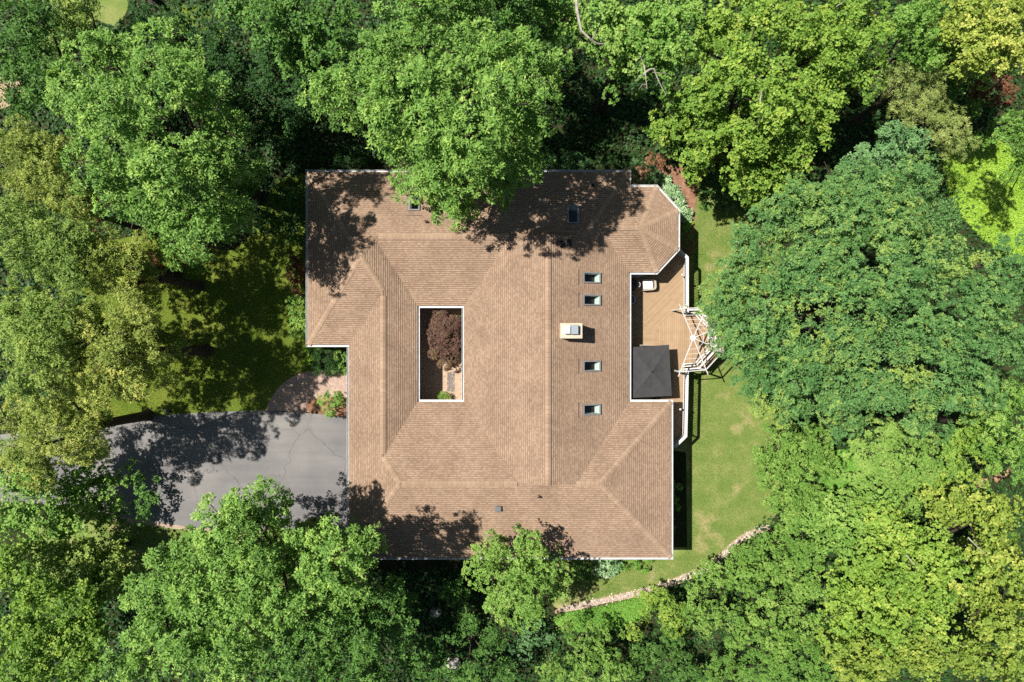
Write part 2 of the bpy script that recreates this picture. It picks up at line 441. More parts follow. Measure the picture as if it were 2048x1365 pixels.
DRIVE = gpoly([(-60, 880), (120, 850), (240, 838), (340, 829), (430, 824), (520, 821), (640, 828), (720, 838), (720, 1072), (572, 1061), (405, 1058), (330, 1048), (240, 1032), (120, 1010), (-60, 1000)])
drape('driveway', DRIVE, .030, 'asphalt')
edge = gpoly([(230, 1031), (330, 1047), (405, 1057), (572, 1060), (572, 1066), (405, 1064), (328, 1055), (228, 1039)])
drape('driveway_edging', edge, .040, 'driveway_edge')
WALK = gpoly(smooth_poly([(531, 822), (541, 800), (556, 777), (580, 757), (605, 746), (640, 741)], False) + [(725, 741), (725, 795)] + smooth_poly([(680, 794), (645, 795), (624, 800), (614, 808), (612, 820)], False) + [(612, 826), (560, 822)])
drape('brick_walk', WALK, .040, 'walk_pavers')
drape('planting_bed', gpoly([(612, 824)] + smooth_poly([(612, 820), (614, 808), (624, 800), (645, 795), (680, 794)], False) + [(725, 795), (725, 838), (640, 829)]), .036, 'mulch')
# river stones along the lawn edge: nobody could count them
rng = np.random.default_rng(5)
path = [G(*p)[:2] for p in smooth_poly([(1120, 1222), (1160, 1212), (1200, 1203), (1240, 1194), (1290, 1183), (1330, 1170), (1370, 1156), (1405, 1141), (1432, 1124), (1455, 1102), (1478, 1081), (1505, 1066), (1535, 1056)], False, 6)]
mb = MB(); tint = []
octf = [(0, 1, 4), (1, 2, 4), (2, 3, 4), (3, 0, 4), (1, 0, 5), (2, 1, 5), (3, 2, 5), (0, 3, 5)]
for i in range(len(path) - 1):
    (x0, y0), (x1, y1) = path[i], path[i + 1]
    ln = math.hypot(x1 - x0, y1 - y0); nx, ny = -(y1 - y0) / ln, (x1 - x0) / ln
    for _ in range(int(ln * 95)):
        t, s_ = rng.random(), rng.normal(0, .13)
        s_ = max(-.34, min(.34, s_)) ; r = rng.uniform(.025, .07)
        x, y = x0 + (x1 - x0) * t + nx * s_, y0 + (y1 - y0) * t + ny * s_
        z = T(x, y) + .02 + r * .3; a = rng.uniform(0, 3.1)
        e = rng.uniform(.7, 1.3, 6)
        vs = [(x + math.cos(a + k * 1.57) * r * e[k] * (1.3 if k % 2 else .9), y + math.sin(a + k * 1.57) * r * e[k] * (1.3 if k % 2 else .9), z) for k in range(4)] + [(x, y, z + r * .6), (x, y, z - r * .5)]
        mb.hull(vs, octf); tint += [rng.random()] * 8
o = mb.build('river_stones', 'pebble'); at = o.data.attributes.new('tint', 'FLOAT', 'FACE'); at.data.foreach_set('value', tint)
tag(o, kind='stuff')
drape('stone_bed', gpoly(smooth_poly([(1118, 1228), (1200, 1209), (1290, 1190), (1370, 1163), (1432, 1131), (1480, 1088), (1538, 1061), (1533, 1050), (1476, 1074), (1428, 1117), (1366, 1149), (1288, 1177), (1198, 1197), (1120, 1215)])), .020, 'bare_soil')

# ------------------------------------------------------------------ the house
ZE, PN = 4.65, .25
M = GP * (H - ZE) / H
def E2w(px, py): return P(px, py, ZE)
class Plane:                         # a roof slope rising from an eave line through a, b (pixels); rises to the left of a->b seen in the picture with y down
    def __init__(s, a, b, inside, pitch):
        a, b, i = Vector(E2w(*a)), Vector(E2w(*b)), Vector(E2w(*inside))
        d = (b - a).normalized(); n = Vector((-d.y, d.x))
        if (i - a).dot(n) < 0: n = -n
        s.a, s.n, s.d, s.p = a, n, Vector((-n.y, n.x)), pitch
        s.nrm = Vector((-n.x * pitch, -n.y * pitch, 1)).normalized(); s.ls = math.sqrt(1 + pitch * pitch)
    def z(s, x, y): return ZE + s.p * ((x - s.a.x) * s.n.x + (y - s.a.y) * s.n.y)
    def co(s): return (s.p * s.n.x, s.p * s.n.y, ZE - s.p * (s.a.x * s.n.x + s.a.y * s.n.y))
    def uv(s, x, y): return ((x - s.a.x) * s.d.x + (y - s.a.y) * s.d.y, ((x - s.a.x) * s.n.x + (y - s.a.y) * s.n.y) * s.ls)
    def pt(s, u, v):
        q = s.a + s.d * u + s.n * (v / s.ls); return (q.x, q.y, s.z(q.x, q.y))
def I3(p, q, r):
    A, B, Cc = p.co(), q.co(), r.co()
    m_ = np.array([[A[0] - B[0], A[1] - B[1]], [A[0] - Cc[0], A[1] - Cc[1]]]); v_ = np.array([B[2] - A[2], Cc[2] - A[2]])
    x, y = np.linalg.solve(m_, v_); return (float(x), float(y))
YN, YS, YC0, YC1 = 344.5, 1115.5, 612, 804
sN = Plane((616, YN), (1258, YN), (900, 500), PN)
sS = Plane((698, YS), (1342, YS), (900, 1000), PN)
sSw = Plane((616, 690), (698, 690), (650, 500), PN)
scN = Plane((835, YC0), (928, YC0), (880, 500), PN)
scS = Plane((835, YC1), (928, YC1), (880, 900), PN)
scW = Plane((835, YC0), (835, YC1), (780, 700), PN * 1.65)
scE = Plane((928, YC0), (928, YC1), (980, 700), PN * 1.42)
sW2 = Plane((698, 690), (698, YS), (730, 800), PN * 1.45)
sE = Plane((1258, YN), (1258, YC1), (1200, 600), PN * 1.42)
A_ = I3(sN, sSw, scW)
hA = sN.z(*A_) - ZE
sW1 = Plane((616, YN), (616, 690), (700, 500), hA / ((A_[0] - E2w(616, 0)[0])))
F_ = (E2w(1194, 0)[0], I3(sS, scS, scE)[1]); hF = sS.z(*F_) - ZE
sE2 = Plane((1342, YC1), (1342, YS), (1200, 960), hF / (E2w(1342, 0)[0] - F_[0]))
sbN = Plane((1258, 374), (1313, 374), (1280, 450), PN)
sbS = Plane((1258, 545), (1313, 545), (1280, 450), PN)
R0 = I3(sbN, sbS, sE)
R1 = (E2w(1277, 0)[0], R0[1]); hR = sbN.z(*R1) - ZE
def bayp(a, b):
    p_ = Plane(a, b, (1277, 459.5), 1.0); p_.__init__(a, b, (1277, 459.5), hR / (p_.z(*R1) - ZE)); return p_
sb1, sb2, sb3 = bayp((1313, 374), (1356, 421)), bayp((1356, 421), (1355.5, 499)), bayp((1355.5, 499), (1313, 545))
n0, nW, nE = I3(sN, scN, scW), I3(sN, scN, scE), I3(sN, scN, sE)
xr = I3(scE, sE, Plane((0, 0), (10, 0), (5, 5), 0.0001))[0] if False else None
ca, cb = scE.co(), sE.co()
xr = (cb[2] - ca[2]) / (ca[0] - cb[0])
nG = (xr, nW[1]); w0 = E2w(698, 690)
c0, c1, s0 = I3(sSw, scW, sW2), I3(sW2, scW, scS), I3(sW2, scS, sS)
sWp, sEp = I3(sS, scS, scE), I3(sS, scS, sE); sG = (xr, sWp[1])
e = lambda x, y: E2w(x, y)
FACES = [
 (sN, [e(616, YN), e(1258, YN), nE, nW, n0, A_]), (sW1, [e(616, YN), A_, e(616, 690)]), (sSw, [e(616, 690), w0, c0, A_]),
 (sW2, [w0, c0, c1, s0, e(698, YS)]), (scW, [A_, n0, e(835, YC0), e(835, YC1), c1, c0]), (scN, [n0, nW, e(928, YC0), e(835, YC0)]),
 (scE, [e(928, YC0), nW, nG, sG, sWp, e(928, YC1)]), (scS, [e(835, YC1), e(928, YC1), sWp, s0, c1]),
 (scS, [sEp, F_, e(1342, YC1), e(1258, YC1)]), (sS, [e(698, YS), s0, F_, e(1342, YS)]), (sE2, [e(1342, YS), F_, e(1342, YC1)]),
 (sE, [e(1258, YN), nE, nG, sG, sEp, e(1258, YC1), e(1258, 545), R0, e(1258, 374)]),
 (sbN, [e(1258, 374), R0, R1, e(1313, 374)]), (sb1, [e(1313, 374), R1, e(1356, 421)]), (sb2, [e(1356, 421), R1, e(1355.5, 499)]),
 (sb3, [e(1355.5, 499), R1, e(1313, 545)]), (sbS, [e(1313, 545), R1, R0, e(1258, 545)])]

house = empty('house', (*P(980, 730, 0), 0.0), 'sprawling one-storey house with tan shingled hip roof around a small courtyard', 'house')
EAVE = [e(*p) for p in ((616, YN), (1258, YN), (1258, 374), (1313, 374), (1356, 421), (1355.5, 499), (1313, 545), (1258, 545), (1258, YC1), (1342, YC1), (1342, YS), (698, YS), (698, 690), (616, 690))]
COURT = [e(*p) for p in ((835, YC0), (928, YC0), (928, YC1), (835, YC1))]
def offset(poly, d):                 # + d: outwards for a loop that runs clockwise in the world (as EAVE does)
    out = []
    for i in range(len(poly)):
        p0, p1, p2 = Vector(poly[i - 1]), Vector(poly[i]), Vector(poly[(i + 1) % len(poly)])
        n1 = (p1 - p0).normalized(); n1 = Vector((-n1.y, n1.x)); n2 = (p2 - p1).normalized(); n2 = Vector((-n2.y, n2.x))
        k = (n1 + n2) / (1 + n1.dot(n2)); q = p1 + k * d; out.append((q.x, q.y))
    return out
# skylights: centre (pixels), the slope it lies on
def solve_on(plane, px, py):
    z = 5.6
    for _ in range(12):
        x, y = P(px, py, z); z = plane.z(x, y)
    return plane.uv(x, y)
SKY = [(1183, 556, sE, .70, 1.26), (1183, 600.5, sE, .70, 1.26), (1183, 732.5, sE, .70, 1.26), (1183, 819.5, sE, .70, 1.26), (1146.5, 430, sN, .76, 1.30), (829, 408, sN, .72, 1.02)]
HOLES = {}
for i, (px, py, pl, wu, wv) in enumerate(SKY):
    u, v = solve_on(pl, px, py); HOLES.setdefault(id(pl), []).append((u - wu / 2 + .02, u + wu / 2 - .02, v - wv / 2 + .02, v + wv / 2 - .02))
ROW = .143
rb = MB()
def cut(poly, holes):                # poly in (u, v)
    parts = [poly]
    for (u0, u1, v0, v1) in holes:
        nxt = []
        for p in parts:
            a = clip(p, lambda q: u0 - q[0]); nxt.append(a)
            p = clip(p, lambda q: q[0] - u0); nxt.append(clip(p, lambda q: q[0] - u1)); p = clip(p, lambda q: u1 - q[0])
            nxt.append(clip(p, lambda q: v0 - q[1])); nxt.append(clip(p, lambda q: q[1] - v1))
        parts = [q for q in nxt if len(q) >= 3 and abs(area2(q)) > 1e-5]
    return parts
def area2(p): return sum(p[i][0] * p[(i + 1) % len(p)][1] - p[(i + 1) % len(p)][0] * p[i][1] for i in range(len(p)))
LIFT = .020
for pl, poly in FACES:
    for t in tris(poly):
        uvp = [pl.uv(*q) for q in t]
        holes = HOLES.get(id(pl), [])
        for part in cut(uvp, holes):
            if area2(part) < 0: part = part[::-1]
            rb.face([Vector(pl.pt(*q)) - pl.nrm * .03 for q in (part if pl.d.cross(pl.n) > 0 else part[::-1])], mi=1)
            v0, v1 = min(q[1] for q in part), max(q[1] for q in part)
            k = math.floor(v0 / ROW)
            while k * ROW < v1 - 1e-6:
                a, b = k * ROW, (k + 1) * ROW
                s1 = clip(clip(part, lambda q: q[1] - a), lambda q: b - q[1])
                if len(s1) >= 3 and abs(area2(s1)) > 1e-6:
                    lift = lambda q: Vector(pl.pt(*q)) + pl.nrm * (LIFT * (1 - (q[1] - a) / ROW))
                    ring = s1 if pl.d.cross(pl.n) > 0 else s1[::-1]
                    ru = (k * 7919 % 13) * .173
                    rb.face([lift(q) for q in ring], [(q[0] + ru + 50, q[1] + 50 * ROW) for q in ring])
                    for i in range(len(ring)):
                        q, r_ = ring[i], ring[(i + 1) % len(ring)]
                        if abs(q[1] - a) < 1e-6 and abs(r_[1] - a) < 1e-6:
                            rb.face([lift(q), Vector(pl.pt(*q)) - pl.nrm * .004, Vector(pl.pt(*r_)) - pl.nrm * .004, lift(r_)], mi=2)
                k += 1
for a, b in ((nW, nE), (sEp, sWp)):   # the two little gable triangles where the high ridge ends
    zz = sN.z(*nW) if a is nW else sS.z(*sWp); g = nG if a is nW else sG
    rb.face([(a[0], a[1], zz), (b[0], b[1], zz), (g[0], g[1], scE.z(*g))], mi=1)
roof = rb.build('roof', ['shingle', 'roof_deck', 'dark_edge'], house)
def cap(a, b, p1, p2, w=.165, t=.035, name='hip_cap', trim0=0.0, trim1=0.0, edge=.03):
    a = Vector((a[0], a[1], p1.z(*a))); b = Vector((b[0], b[1], p1.z(*b)))
    d = (b - a).normalized(); ln = (b - a).length
    a, b = a + d * trim0, b - d * trim1; ln = (b - a).length
    mb = MB()
    s1 = d.cross(p1.nrm); s2 = d.cross(p2.nrm)
    ins = Vector((p1.n.x, p1.n.y, 0))
    if s1.dot(ins) > 0: s1 = -s1
    if s2.dot(Vector((p2.n.x, p2.n.y, 0))) > 0: s2 = -s2
    up = (p1.nrm + p2.nrm).normalized() * (t * 1.05)
    k, n = 0, max(1, round(ln / .30))
    for k in range(n):
        q0, q1 = a + d * (ln * k / n), a + d * (ln * (k + 1) / n)
        f0, f1 = 1.0, 1.0
        A1, A2 = q0 + s1 * w + p1.nrm * t, q1 + s1 * w + p1.nrm * (t - .008)
        B1, B2 = q0 + s2 * w + p2.nrm * t, q1 + s2 * w + p2.nrm * (t - .008)
        R1_, R2_ = q0 + up, q1 + up * .8
        u0, u1 = ln * k / n, ln * (k + 1) / n
        mb.face([A1, A2, R2_, R1_], [(.0, u0), (.0, u1 - .001), (w, u1 - .001), (w, u0)])
        mb.face([B2, B1, R1_, R2_], [(.0, u1 - .001), (.0, u0), (w, u0), (w, u1 - .001)])
        for (x, y, s_) in ((A1, A2, p1), (B1, B2, p2)):
            mb.face([x, x - s_.nrm * (t + edge), y - s_.nrm * (t + edge), y], mi=1)
        mb.face([A1, R1_, B1, B1 - p2.nrm * .03, R1_ - up * .9, A1 - p1.nrm * .03], mi=1)
    o = mb.build(name, ['cap_shingle', 'dark_edge'], roof)
    return o
ec = lambda x, y: e(x, y)
for a, b, p1, p2 in ((ec(616, YN), A_, sN, sW1), (ec(616, 690), A_, sW1, sSw), (A_, c0, sSw, scW), (A_, n0, sN, scW), (c1, s0, sW2, scS), (ec(698, YS), s0, sW2, sS),
                     (ec(1258, YN), nE, sN, sE), (ec(1342, YS), F_, sS, sE2), (ec(1342, YC1), F_, sE2, scS), (ec(1313, 374), R1, sbN, sb1), (ec(1356, 421), R1, sb1, sb2),
                     (ec(1355.5, 499), R1, sb2, sb3), (ec(1313, 545), R1, sb3, sbS)):
    cap(a, b, p1, p2)
cap(n0, nW, sN, scN, .17, .065, 'ridge_vent', .3, .1)
cap(c0, c1, sW2, scW, .17, .065, 'ridge_vent', .3, .2)
cap(s0, sWp, scS, sS, .17, .065, 'ridge_vent', .1, .1)
cap(sEp, F_, scS, sS, .17, .05, 'ridge_vent', .0, .0)
cap(nG, sG, scE, sE, .17, .065, 'ridge_vent', .02, .02)
cap(R0, R1, sbN, sbS, .17, .055, 'ridge_vent', .7, .15)
# gutters: an open trough round the eaves and round the courtyard
def gutter(loop, sgn):
    mb = MB()
    prof = [(0.0, ZE - .01), (0.0, ZE - .12), (.11, ZE - .12), (.125, ZE - .005), (.142, ZE - .005), (.142, ZE - .14), (-.02, ZE - .14)]
    rings = [[(x, y, z) for x, y in offset(loop, d * sgn)] for d, z in prof]
    n = len(loop)
    for a in range(len(prof) - 1):
        for i in range(n):
            j = (i + 1) % n; mb.face([rings[a][i], rings[a][j], rings[a + 1][j], rings[a + 1][i]])
    mb.build('gutter', 'gutter_white', house)
gutter(EAVE, 1.0); gutter(COURT, -1.0)
sf = MB()                             # soffit between eave and wall
WALL = offset(EAVE, -.42); CW = offset(COURT, .35)
for l0, l1 in ((EAVE, WALL), (COURT, CW)):
    for i in range(len(l0)):
        j = (i + 1) % len(l0); z = ZE - .15
        sf.face([(*l0[i], z), (*l0[j], z), (*l1[j], z), (*l1[i], z)])
sf.build('soffit', 'white_trim', house)
for lp in (WALL, CW):
    wl = MB()
    for i in range(len(lp)):
        j = (i + 1) % len(lp)
        wl.face([(*lp[i], -.3), (*lp[j], -.3), (*lp[j], ZE - .14), (*lp[i], ZE - .14)])
    wl.build('wall', 'siding', house)
fl = MB(); fl.prism(offset(COURT, .40), 2.0, 2.25); o = fl.build('courtyard_floor', 'court_pavers'); tag(o, kind='structure')
# windows and doors in the walls
def opening(name, a, b, t, wd, z0, z1, glass='window_glass', nx=2):
    a, b = Vector(a), Vector(b); d = (b - a).normalized(); nrm = Vector((-d.y, d.x)); c = a + (b - a) * t
    ang = math.atan2(d.y, d.x)
    f = MB()
    for s_ in (-1, 1): f.box((*(c + d * s_ * (wd / 2 - .04) + nrm * .03), (z0 + z1) / 2), (.08, .10, z1 - z0), ang)
    for z in (z0 + .04, z1 - .04): f.box((*(c + nrm * .035), z), (wd + .06, .11, .08), ang)
    for k in range(1, nx): f.box((*(c + d * (wd * (k / nx - .5)) + nrm * .03), (z0 + z1) / 2), (.05, .08, z1 - z0 - .1), ang)
    fr_ = f.build(name, 'white_trim', house)
    g_ = MB(); g_.box((*(c + nrm * .012), (z0 + z1) / 2), (wd - .1, .02, z1 - z0 - .1), ang)
    g_.build('pane' if 'garage' not in name else 'panel', glass, fr_)
for t in (.30, .70): opening('garage_door', WALL[11], WALL[12], t, 4.4, 2.05, 4.3, 'door_paint', 1)
opening('window', WALL[13], WALL[0], .3, 1.6, 3.0, 4.3); opening('window', WALL[13], WALL[0], .72, 1.6, 3.0, 4.3)
opening('front_door', WALL[12], WALL[13], .5, 1.1, 2.1, 4.3, 'door_paint', 1)
opening('patio_door', WALL[7], WALL[8], .35, 2.4, 2.4, 4.4, nx=2); opening('patio_door', WALL[7], WALL[8], .75, 2.4, 2.4, 4.4, nx=2)
opening('window', WALL[4], WALL[5], .5, 1.3, 2.9, 4.3, nx=1)
for t in (.25, .7):
    opening('window', WALL[9], WALL[10], t, 1.7, 3.0, 4.3); opening('window', WALL[9], WALL[10], t, 1.7, .8, 1.9)
    opening('window', WALL[10], WALL[11], t, 1.7, 3.0, 4.3); opening('window', WALL[0], WALL[1], t, 1.7, 3.0, 4.3)
# skylights: frame, glass and the white shaft below
for px, py, pl, wu, wv in SKY:
    u, v = solve_on(pl, px, py)
    mb = MB(); h0, h1, th = -.02, .13, .075
    def q(du, dv, h): return tuple(Vector(pl.pt(u + du, v + dv)) + pl.nrm * h)
    out_ = [(-wu / 2, -wv / 2), (wu / 2, -wv / 2), (wu / 2, wv / 2), (-wu / 2, wv / 2)]
    inn = [(-wu / 2 + th, -wv / 2 + th), (wu / 2 - th, -wv / 2 + th), (wu / 2 - th, wv / 2 - th), (-wu / 2 + th, wv / 2 - th)]
    for i in range(4):
        j = (i + 1) % 4
        mb.face([q(*out_[i], h0), q(*out_[j], h0), q(*out_[j], h1), q(*out_[i], h1)])
        mb.face([q(*out_[i], h1), q(*out_[j], h1), q(*inn[j], h1), q(*inn[i], h1)])
        mb.face([q(*inn[i], h1), q(*inn[j], h1), q(*inn[j], .05), q(*inn[i], .05)])
    # raised strip uphill, coloured dark to paint the shadow at the apron's end
    fr_ = mb.build('skylight', 'frame_grey', house)
    g_ = MB(); g_.face([q(*p, .10) for p in inn]); g_.build('glass', 'skylight_glass', fr_)
    s_ = MB()
    low = [(Vector(q(*p, .05))) for p in inn]; zb = min(p.z for p in low) - .75
    top = [(p.x, p.y, p.z) for p in low]; bot = [tuple(p - pl.nrm * .72) for p in low]
    for i in range(4):
        j = (i + 1) % 4; s_.face([top[j], top[i], bot[i], bot[j]])
    s_.face(bot, mi=1); s_.build('light_shaft', ['shaft_white', 'dark_room'], fr_)
    a_ = MB()
    L_ = [(-wu / 2 - .14, wv / 2 + .30), (wu / 2 + .14, wv / 2 + .30), (wu / 2 + .14, wv / 2 + .36), (-wu / 2 - .14, wv / 2 + .36)]
    lo, hi = [q(*p, -.01) for p in L_], [q(*p, .055) for p in L_]
    a_.hull(lo + hi, [(4, 5, 6, 7), (0, 1, 5, 4), (1, 2, 6, 5), (2, 3, 7, 6), (3, 0, 4, 7)]); a_.build('flashing_shadow_strip', 'flashing_shade', fr_)
# chimney with two metal flue caps
ch = MB(); zt = 7.4
a, b = Vector(P(1120.5, 646.5, zt)), Vector(P(1165, 677.5, zt)); cc = (a + b) / 2; sx, sy = b.x - a.x, a.y - b.y
ch.box((cc.x, cc.y, 5.8), (sx - .06, sy - .06, 3.0)); ch.box((cc.x, cc.y, 7.34), (sx, sy, .12), 0, 0, .015)
chim = ch.build('chimney', 'stucco', house)
def fluecap(x0, y0, x1, y1, z, hh, mt):
    a, b = Vector(P(x0, y0, z)), Vector(P(x1, y1, z)); c_ = (a + b) / 2; w_, d_ = b.x - a.x, a.y - b.y
    f = MB(); f.box((c_.x, c_.y, z - hh / 2 - .03), (w_ - .06, d_ - .06, hh - .02)); f.box((c_.x, c_.y, z - .03), (w_, d_, .06), 0, 0, .02)
    f.box((c_.x, c_.y, 7.42), (w_ + .05, d_ + .05, .05)); f.build('flue_cap', mt, chim)
fluecap(1127, 652, 1141, 668, 7.82, .40, 'bright_metal'); fluecap(1142, 651, 1157, 669, 7.72, .30, 'galvanised')
# roof vents and pipes
def on(pl, px, py):
    u, v = solve_on(pl, px, py); return Vector(pl.pt(u, v))
p_ = on(sS, 998, 1017); v_ = MB(); v_.box((p_.x, p_.y, p_.z + .09), (.32, .34, .24), 0, 0, .03); v_.box((p_.x - .03, p_.y, p_.z - .0), (.46, .46, .06)); v_.build('roof_vent', 'vent_grey', house)
for pl, px, py, mt in ((sS, 1077, 993, 'copper_pipe'), (sN, 852, 444, 'copper_pipe'), (sN, 1185, 372, 'black_metal')):
    p_ = on(pl, px, py); v_ = MB(); v_.lathe((p_.x, p_.y, p_.z - .05), [(.16, .0), (.15, .07), (.07, .12), (.065, .42), (.045, .42), (.045, .2)], 12); v_.build('vent_pipe', mt, house)
p_ = on(sE, 1138, 486); v_ = MB(); v_.box((p_.x, p_.y, p_.z + .02), (.30, .42, .16), 0, 0, .05); v_.build('roof_vent', 'black_metal', house)
p_ = on(sE, 1123, 489); v_ = MB()
v_.lathe((p_.x, p_.y, p_.z - .08), [(.26, 0), (.25, .10), (.17, .17), (.05, .20)], 14)
v_.tube([(p_.x, p_.y, p_.z + .1), (p_.x - .16, p_.y + .04, p_.z + .2), (p_.x - .25, p_.y + .22, p_.z + .22), (p_.x - .33, p_.y + .36, p_.z + .2)], [.05, .045, .03, .02], 6); v_.tube([(p_.x - .16, p_.y + .02, p_.z + .18), (p_.x - .42, p_.y - .02, p_.z + .18)], [.06, .02], 6)
v_.build('fan_vent', 'black_metal', house)

# ------------------------------------------------------------------ the raised deck, railings, pergola
DZ = 2.35
D = lambda x, y: P(x, y, DZ)
deck = empty('deck', (*D(1320, 690), 0), 'raised timber deck with tan boards between two wings of the house', 'deck')
hx = WALL[7][0]
OC = [(1365, 628), (1411, 628), (1449, 655), (1449, 700), (1411, 735), (1365, 735)]
DK = [(1240, 530), (1340, 500), (1354, 503), (1369, 517), (1369, 628), *OC[1:-1], (1369, 735), (1366, 870), (1345, 892), (1320, 892), (1320, 790), (1240, 820)]
mb = MB(); mb.prism([D(*p) for p in DK], DZ - .22, DZ - .03); mb.build('frame', 'teak', deck)
def boards(name, px, mt, z=DZ):
    mb = MB(); mb.prism([D(*p) for p in px], DZ - .028, z); mb.build(name, mt, deck)
boards('boards', [(1240, 530), (1340, 500), (1354, 503), (1369, 517), (1369, 613), (1330, 640), (1318, 655), (1318, 672), (1240, 590)], 'deck_diag2')
boards('boards', [(1240, 590), (1318, 672), (1318, 700), (1240, 775)], 'deck_cross')
boards('boards', [(1369, 613), (1369, 628), *OC[1:-1], (1369, 735), (1369, 750), (1318, 700), (1318, 672), (1318, 655), (1330, 640)], 'deck_long')
boards('boards', [(1240, 775), (1318, 700), (1369, 750), (1366, 870), (1345, 892), (1320, 892), (1320, 790), (1240, 820)], 'deck_diag')
for px, py in ((1364, 522), (1364, 580), (1364, 800), (1362, 865), (1446, 660), (1446, 698), (1409, 731), (1409, 632)):
    x, y = D(px, py); mb = MB(); mb.box((x, y, 1.06), (.14, .14, 2.14)); mb.build('post', 'teak', deck)
def rail(label, pts, nposts):
    p = [Vector(D(*q)) for q in pts]
    t = empty('deck_railing', (p[0].x, p[0].y, DZ), label, 'railing', 'white railings round the deck')
    zc = DZ + .95
    for i in range(len(p) - 1):
        a, b = p[i], p[i + 1]; d = (b - a).normalized(); ln = (b - a).length
        for nm, z, w, h in (('cap_rail', zc, .20, .045), ('top_rail', zc - .08, .045, .09), ('bottom_rail', DZ + .1, .05, .08)):
            m_ = MB(); e0 = d * (.06 if i and nm == 'cap_rail' else 0); m_.beam((*(a - e0 * 0), z - (.003 * (i % 2))), (*(b + d * (.05 if nm == 'cap_rail' and i < len(p) - 2 else 0)), z - (.003 * (i % 2))), w, h); m_.build(nm, 'white_trim', t)
        n = max(2, int(ln / .115)); proto = None
        for k in range(1, n):
            c = a + d * (ln * k / n)
            if proto is None:
                m_ = MB(); m_.box((c.x, c.y, DZ + .49), (.034, .034, .72)); proto = m_.build('baluster', 'white_trim', t); c00 = c
            else:
                q_ = proto.copy(); C.objects.link(q_); q_.parent = t; q_.location = (c.x - c00.x, c.y - c00.y, 0)
    for a in p:
        m_ = MB(); m_.box((a.x, a.y, DZ + .45), (.10, .10, .98)); m_.build('post', 'white_trim', t)
    return t
r1 = rail('white baluster railing along the deck north of the pergola', [(1353, 505), (1367.5, 519), (1367.5, 627)], 4)
r2 = rail('white baluster railing along the deck south of the pergola', [(1367.5, 738), (1364.5, 869), (1343, 890)], 4)
for t, (px, py) in ((r1, (1364, 550)), (r2, (1360.5, 819))):
    x, y = P(px, py, 3.2); m_ = MB(); m_.box((x, y, 3.2), (.13, .12, .16), 0, 0, .02); m_.build('post_light', 'white_trim', t)
# pergola: flat half octagon of spokes round a hub
HZ = 4.85
hub = Vector(P(1386, 676.5, HZ))
pg = empty('pergola', (hub.x, hub.y, DZ), 'white flat-topped pergola with spokes fanning from a round hub over the deck corner', 'pergola')
k = GP * (H - HZ) / H
V8 = [Vector((hub.x + dx * k, hub.y - dy * k)) for dx, dy in ((-25, -61), (27, -63), (63, -27), (63, 27), (27, 66), (-27, 70))]
m_ = MB(); m_.lathe((hub.x, hub.y, HZ - .14), [(.20, 0), (.20, .16), (.16, .19), (.02, .20)], 16); m_.build('hub', 'white_trim', pg)
for i, v in enumerate(V8):
    d = (v - hub).normalized(); m_ = MB(); m_.beam((*(hub + d * .12), HZ), (*(v + d * .25), HZ), .042, .13); m_.build('spoke', 'white_trim', pg)
for i in range(5):
    a, b = V8[i], V8[i + 1]
    for q, f in enumerate((.32, .46, .60, .74)):
        m_ = MB(); m_.beam((*(hub + (a - hub) * f), HZ + .09 + .001 * (i % 2)), (*(hub + (b - hub) * f), HZ + .09 + .001 * (i % 2)), .022, .035); m_.build('purlin', 'white_trim', pg)
    m_ = MB(); m_.beam((*(hub + (a - hub) * .97), HZ - .11 - .004 * (i % 2)), (*(hub + (b - hub) * .97), HZ - .11 - .004 * (i % 2)), .05, .14); m_.build('beam', 'white_trim', pg)
for i, v in enumerate(V8):
    c = hub + (v - hub) * .96; m_ = MB(); m_.box((c.x, c.y, (DZ + HZ - .15) / 2 - (0 if i in (0, 5) else 0)), (.10, .10, HZ - .2 - DZ)); m_.build('post', 'white_trim', pg)
# benches built round the octagon: seat slats, back cap
for i, lab in ((0, 'white slatted bench along the north side under the pergola'), (1, 'white slatted bench mostly hidden under leaves by the pergola'), (2, 'white slatted bench at the outer end under the pergola'), (3, 'white slatted bench on the slanting side of the pergola'), (4, 'white slatted bench along the south side under the pergola')):
    a, b = hub + (V8[i] - hub) * .93, hub + (V8[i + 1] - hub) * .93; mid = (a + b) / 2; inn_ = (hub - mid).normalized(); d = (b - a).normalized()
    t = empty('bench', (mid.x, mid.y, DZ), lab, 'bench', 'benches round the pergola')
    sh = .12
    if i == 0: a = a.lerp(b, .34)
    if i == 4: b = b.lerp(a, .34)
    for q in range(2):
        o_ = inn_ * (.14 + q * .17); m_ = MB(); m_.beam((*(a + o_ + d * (sh + q * .05)), DZ + .44), (*(b + o_ - d * (sh + q * .05)), DZ + .44), .075, .04); m_.build('seat_slat', 'white_trim', t)
    m_ = MB(); m_.beam((*(a - inn_ * .02), DZ + .93 + .003 * i), (*(b - inn_ * .02), DZ + .93 + .003 * i), .10, .045); m_.build('back_cap', 'white_trim', t)
    for z in (DZ + .70,): 
        m_ = MB(); m_.beam((*(a + d * .06), z), (*(b - d * .06), z), .03, .09); m_.build('back_slat', 'white_trim', t)
    for f in (.2, .8):
        c = a + (b - a) * f + inn_ * .25; m_ = MB(); m_.box((c.x, c.y, DZ + .21), (.08, .08, .42)); m_.build('leg', 'white_trim', t)

